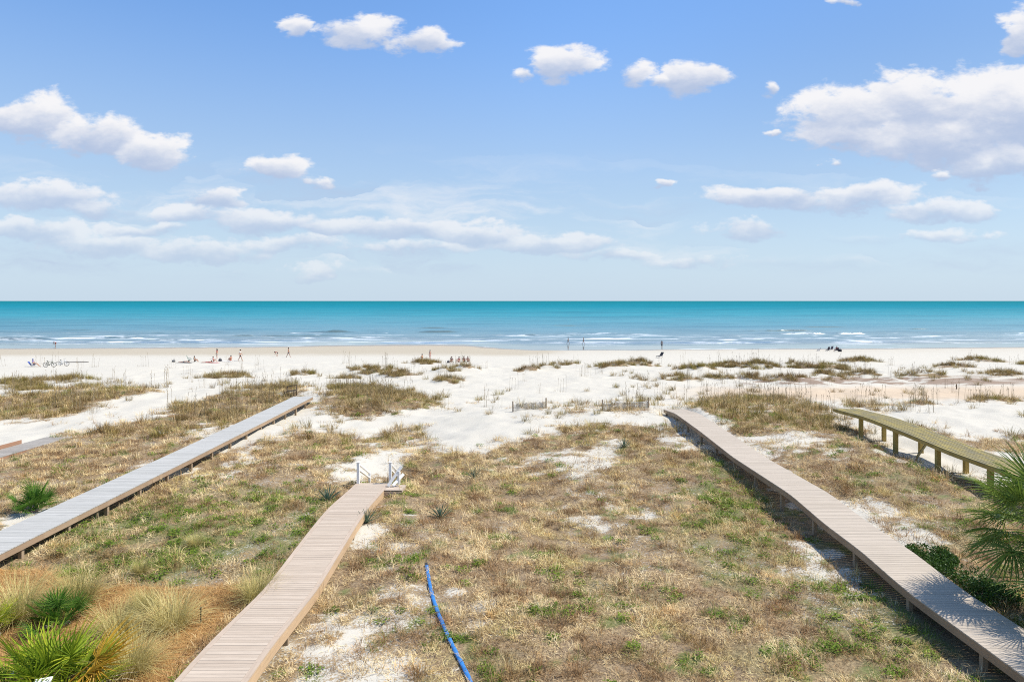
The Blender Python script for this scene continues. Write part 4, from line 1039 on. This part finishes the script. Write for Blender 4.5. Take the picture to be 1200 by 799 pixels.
RAD = dict(pel=(.14, .10), wai=(.125, .09), che=(.15, .10), nec=.052, hea=.098, top=.062, nos=.018, hip=.088, kne=.056, ank=.038, toe=.032, sho=.062, elb=.042, wri=.030, han=.036)
def rof(n, k=1.0):
    r = RAD[n[1:]] if n[0] in 'lr' and n[1:] in RAD else RAD[n]
    return tuple(x * k for x in r) if isinstance(r, tuple) else r * k
SPINE = [('pel', 'wai'), ('wai', 'che'), ('che', 'nec'), ('nec', 'hea'), ('hea', 'top'), ('hea', 'nos')]
ARM = lambda L: [('che', L + 'sho'), (L + 'sho', L + 'elb'), (L + 'elb', L + 'wri'), (L + 'wri', L + 'han')]
LEG = lambda L: [('pel', L + 'hip'), (L + 'hip', L + 'kne'), (L + 'kne', L + 'ank'), (L + 'ank', L + 'toe')]
pmats = {}
def cmat(c, nm='fabric'):
    if (c, nm) not in pmats: pmats[(c, nm)] = plain(nm, c, .8, .12, 12)
    return pmats[(c, nm)]


SKIN = (.48, .27, .18); TANC = (.36, .19, .12)
def person(u, v, kind, rz, top, bottom, hair, label, h=1.0, skin=SKIN, longhair=False, group=None, legs=False, zfix=None):
    p = ray_ground(u, v)
    if zfix is not None: p.z = zfix
    rnd = random.Random(u); J = pose(kind, rnd); E = SPINE + ARM('l') + ARM('r') + LEG('l') + LEG('r')
    keys = [k for k in J if k == 'pel'] + [k for k in J if k != 'pel']
    me = skin_mesh('person', {k: J[k] for k in keys}, E, {k: rof(k) for k in keys}, 1); me.materials.append(cmat(skin, 'skin'))
    o = bpy.data.objects.new('person', me); COL.objects.link(o); o.location = p; o.rotation_euler.z = R(rz); o.scale = (h, h, h); tag(o, label, 'person', group)
    def part(nm, keys, edges, k, m):
        pm = skin_mesh(nm, {a: J[a] for a in keys}, edges, {a: rof(a, k) for a in keys}, 1); pm.materials.append(m)
        q = bpy.data.objects.new(nm, pm); COL.objects.link(q); q.parent = o
    if top:
        J['lsl'] = J['lsho'].lerp(J['lelb'], .6); J['rsl'] = J['rsho'].lerp(J['relb'], .6); RAD['sl'] = .056
        part('shirt', ['wai', 'che', 'lsho', 'rsho', 'lsl', 'rsl'], [('wai', 'che'), ('che', 'lsho'), ('che', 'rsho'), ('lsho', 'lsl'), ('rsho', 'rsl')], 1.13, cmat(top))
    if bottom:
        f = .96 if legs else .62
        for L in 'lr': J[L + 'th'] = J[L + 'hip'].lerp(J[L + 'kne'], f)
        RAD['th'] = .07
        J['wst'] = J['pel'].lerp(J['wai'], .55); RAD['wst'] = (.13, .095)
        part('trousers' if legs else 'shorts', ['pel', 'wst', 'lhip', 'rhip', 'lth', 'rth'], [('wst', 'pel'), ('pel', 'lhip'), ('pel', 'rhip'), ('lhip', 'lth'), ('rhip', 'rth')], 1.14, cmat(bottom))
    up = (J['top'] - J['hea']).normalized(); fw = (J['nos'] - J['hea']).normalized()
    b = MB(); b.ball(J['hea'] + up * .045 - fw * .022, .108, 10, 7)
    if longhair: b.tube([J['hea'] - fw * .06, J['hea'] - fw * .10 - up * .12, J['nec'] - fw * .10 - up * .10], [.08, .08, .04], 8)
    b.build('hair', cmat(hair, 'hair'), o, True)
    return o


DK = (.02, .016, .013); BR = (.07, .04, .022); BL = (.38, .27, .13)
person(65, 406, 'bend', 80, (.03, .02, .03), (.20, .03, .03), DK, 'person in a dark top bending down in the shallows at the water edge', zfix=SEA - .05)
person(228, 424, 'sit', -90, (.01, .06, .05), (.02, .03, .03), DK, 'person in dark green sitting on the sand beside the green chair')
person(216.5, 424.5, 'lie', 90, (.05, .05, .06), (.04, .04, .05), DK, 'person in dark clothes lying flat on the sand near the green chair')
person(250, 424, 'sit', -70, (.55, .16, .16), (.5, .2, .2), BR, 'person in a pink top sitting on the pink towel', h=.95)
person(243, 425, 'lie', 90, (.45, .12, .12), (.45, .12, .12), BR, 'person in red swimwear lying on the pink towel')
person(254.3, 420.6, 'stand', 90, (.34, .035, .045), (.30, .30, .28), DK, 'person in a dark red top standing behind the pink towel', longhair=True)
person(270.5, 423, 'sit', 60, (.50, .14, .07), (.45, .13, .08), BR, 'person in orange sitting alone on the sand with knees drawn up')
person(281.6, 423, 'walk', -80, (.75, .75, .72), (.02, .02, .025), DK, 'tall person in white top and black shorts standing near the sunbathers', h=1.1)
person(324.8, 417.8, 'bend', 90, (.35, .08, .08), (.05, .04, .05), DK, 'person stooping over the wet sand behind the shirtless walker', h=.85)
person(338, 418.8, 'walk', -60, None, (.04, .06, .11), DK, 'shirtless person in dark shorts striding along the damp sand', skin=TANC)
person(494.5, 423.5, 'kneel', 60, (.52, .30, .15), (.40, .27, .14), BR, 'person in tan clothes kneeling on the low grassy dune')
person(504, 421.5, 'stand', 60, (.14, .13, .17), (.50, .24, .24), DK, 'person in a grey top and pink shorts standing beside the low grassy dune', h=.95)
G5 = 'people sitting together behind the grassy hummock'
person(529.3, 424.5, 'sit', 170, (.24, .22, .24), (.1, .1, .1), DK, 'person in grey sitting apart from the group behind the hummock', group=G5)
person(537.8, 424.6, 'sit', 150, (.60, .22, .18), (.3, .1, .1), DK, 'person in coral pink sitting behind the hummock', group=G5)
person(543.6, 424.2, 'sit', 190, (.04, .03, .04), (.1, .1, .1), DK, 'person in black sitting behind the hummock', group=G5)
person(548.3, 424.2, 'sit', 200, (.10, .05, .06), (.1, .1, .1), BR, 'person in maroon sitting at the end of the group behind the hummock', group=G5)
person(665.8, 404.5, 'walk', 90, (.03, .03, .035), (.03, .03, .04), DK, 'person in black walking ahead of another along the mirror wet shore', zfix=SEA - .02)
person(683.9, 405, 'walk', 90, (.07, .06, .06), (.25, .18, .14), BL, 'person in dark jacket and bare legs following a walker on the wet shore', zfix=SEA - .02)
person(775.6, 408, 'stand', 0, (.012, .012, .014), (.015, .015, .018), DK, 'person all in black standing alone at the edge of the wet shore', legs=True, zfix=SEA - .02)

# ------------------------------------------------------------------ beach things
def chair(u, v, rz, fabric, frame, label, low=.22, back=.6, lean=35, wide=.56, group='beach chairs on the sand'):
    p = ray_ground(u, v); r = empty('beach_chair', p, R(rz)); tag(r, label, 'chair', group)
    fm = cmat(fabric); mm = cmat(frame, 'chair_frame'); w = wide / 2
    t = MB(); t.box((0, 0, low), (wide, .5, .03), Matrix.Rotation(R(8), 3, 'X')); t.build('seat', fm, r)
    bt = Vector((0, -.24 - math.sin(R(lean)) * back, low + math.cos(R(lean)) * back)); t = MB(); t.bar((0, -.24, low), bt, wide, .03); t.build('backrest', fm, r)
    for s in (-1, 1):
        t = MB(); t.bar((s * w, .25, 0), (s * w, -.20, low + .18), .03); t.bar((s * w, -.34, 0), (s * w, .22, low + .02), .03); t.build('leg', mm, r)
        t = MB(); t.bar((s * w, .2, low + .2), (s * w, -.3, low + .24), .05, .03); t.build('armrest', mm, r)
    return r
GR = (.35, .35, .35)
chair(38.6, 429.4, -75, (.03, .07, .30), GR, 'low blue beach chair near the bicycles, person reclining in it')
person(39.5, 429.5, 'chair', -75, (.10, .12, .40), (.03, .05, .16), (.03, .08, .30), 'person in blue reclining in the low blue chair near the bicycles', h=.95)
chair(222.5, 423.5, -60, (.0, .20, .13), GR, 'green beach chair with empty seat beside the person in dark green', .32, .7, 20)
chair(969.6, 411.6, 20, (.035, .03, .05), GR, 'dark beach chair, the one of the pair farther from the red shirt', .3, .7, 20)
chair(973.6, 410.6, 20, (.05, .045, .08), GR, 'dark purple beach chair between its twin and the red shirt', .3, .7, 20)
chair(958.8, 411.4, 70, (.16, .17, .22), (.6, .6, .6), 'small pale framed beach chair standing apart from the dark pair', .24, .5, 30)
chair(980.2, 412, 10, (.04, .03, .04), GR, 'dark chair with the person in red sitting in it', .3, .6, 20)
person(980.2, 412.0, 'chair', 10, (.62, .035, .03), (.05, .03, .04), DK, 'person in a bright red top sitting in a chair facing the sea', h=1.0)
# recliner by the lone figure in black
p = ray_ground(773, 419); r = empty('lounge_chair', p, R(-50)); tag(r, 'black reclining lounge chair on the sand behind a grassy dune', 'lounge chair')
bkm = cmat((.03, .03, .035)); t = MB(); t.bar((0, -.7, .28), (0, .35, .30), .6, .05); t.build('seat', bkm, r); t = MB(); t.bar((0, .35, .30), (0, .85, .92), .6, .05); t.build('backrest', bkm, r)
for s in (-1, 1):
    for y in (-.6, .4):
        t = MB(); t.bar((s * .28, y, 0), (s * .28, y + .05, .28), .04); t.build('leg', cmat(GR, 'chair_frame'), r)

def towel(u, v, w, l, rz, c, label):
    p = ray_ground(u, v); b = MB(); rnd = random.Random(u); n = 8; vs = []
    for i in range(n + 1):
        for j in range(n + 1):
            x, y = (i / n - .5) * l, (j / n - .5) * w; ca, sa = math.cos(R(rz)), math.sin(R(rz)); X, Y = x * ca - y * sa, x * sa + y * ca
            vs.append((X, Y, gz(p.x + X, p.y + Y) - p.z + .03 + rnd.uniform(0, .03)))
    b.add(vs, [(i * (n + 1) + j, (i + 1) * (n + 1) + j, (i + 1) * (n + 1) + j + 1, i * (n + 1) + j + 1) for i in range(n) for j in range(n)])
    o = b.build('towel', cmat(c), None, True); o.location = p; m_ = o.modifiers.new('thick', 'SOLIDIFY'); m_.thickness = .015; tag(o, label, 'towel')
towel(246, 425.2, 1.6, 2.6, 0, (.62, .25, .25), 'pink towel spread under two sunbathers')
towel(216, 425.0, 1.0, 2.2, 0, (.10, .10, .11), 'dark towel under the person lying flat')
towel(266, 423.6, 1.0, 1.8, 0, (.70, .66, .62), 'pale towel beside the person in orange')

def bag(u, v, s, c, label):
    p = ray_ground(u, v); r = empty('beach_bag', p); tag(r, label, 'bag'); t = MB()
    t.tube([(0, 0, 0), (0, 0, .12 * s), (0, 0, .30 * s), (0, 0, .36 * s)], [.22 * s, .26 * s, .22 * s, .12 * s], 10); t.build('body', cmat(c), r, True)
    t = MB(); t.tube([(-.15 * s, 0, .30 * s), (-.1 * s, 0, .48 * s), (.1 * s, 0, .48 * s), (.15 * s, 0, .30 * s)], .018, 5); t.build('handle', cmat(c), r)
bag(258, 423.2, 1.1, (.03, .03, .04), 'dark bag standing between the pink towel and the person in orange')
bag(203.5, 424.5, 1.0, (.10, .10, .10), 'dark bag alone on the sand, on the bicycle side of the sunbathers')
bag(984.3, 412, 1.5, (.025, .025, .03), 'black bag beside the chair of the person in red')
bag(525.5, 425, .9, (.05, .05, .06), 'dark bag beside the person in grey behind the hummock')

def bicycle(u, v, rz, c, label, tilt=0.12):
    p = ray_ground(u, v); r = empty('bicycle', p, R(rz)); r.rotation_euler.x = tilt; tag(r, label, 'bicycle', 'bicycles parked on the beach'); fm = cmat(c, 'bicycle_paint'); tm = cmat((.05, .05, .05), 'rubber')
    for x in (-.54, .54):
        t = MB(); t.tube([(x + .33 * math.cos(a * .2618), 0, .345 + .33 * math.sin(a * .2618)) for a in range(25)], .034, 6, False); w = t.build('wheel', tm, r, True)
        s_ = MB()
        for k in range(9): a = k * math.pi / 9; s_.bar((x - .31 * math.cos(a), 0, .345 - .31 * math.sin(a)), (x + .31 * math.cos(a), 0, .345 + .31 * math.sin(a)), .006)
        s_.build('rim', cmat((.4, .4, .42), 'rim'), w)
    t = MB()
    for a, b in (((-.54, .345), (-.05, .30)), ((-.05, .30), (.40, .82)), ((-.2, .82), (-.05, .30)), ((-.2, .78), (.38, .80)), ((-.54, .345), (-.2, .78)), ((.36, .92), (.54, .345))): t.tube([(a[0], 0, a[1]), (b[0], 0, b[1])], .032, 7)
    t.build('frame', fm, r)
    t = MB(); t.tube([(.22, -.3, 1.06), (.36, -.22, 1.08), (.36, 0, .98), (.36, .22, 1.08), (.22, .3, 1.06)], .018, 6); t.tube([(.36, 0, .9), (.36, 0, 1.0)], .02, 6); t.build('handlebar', cmat((.3, .3, .3), 'chair_frame'), r)
    t = MB(); t.ball((-.24, 0, .93), .12, 10, 6, (1.1, .7, .35)); t.tube([(-.2, 0, .78), (-.23, 0, .92)], .018, 6); t.build('saddle', tm, r, True)
    t = MB(); t.bar((-.05, -.09, .20), (-.05, .09, .40), .025); t.tube([(-.05 + .09 * math.cos(a), -.05, .30 + .09 * math.sin(a)) for a in (0, 1.05, 2.1, 3.14, 4.2, 5.24, 6.28)], .012, 5); t.build('crank', tm, r)
    return r
bicycle(58.5, 430, 8, (.06, .09, .05), 'dark green bicycle closest to the low blue chair', .2)
bicycle(73.5, 429, 12, (.75, .75, .74), 'white framed bicycle beside the darker one')
p1 = ray_ground(78, 424.8); p2 = ray_ground(104, 424.6); t = MB(); t.tube([p1 + Vector((0, 0, .05)), p1.lerp(p2, .5) + Vector((0, .1, .07)), p2 + Vector((0, 0, .06))], [.09, .1, .06], 8)
tag(t.build('driftwood_log', M['greywood']), 'long grey driftwood log on the sand beyond the white bicycle', 'log')
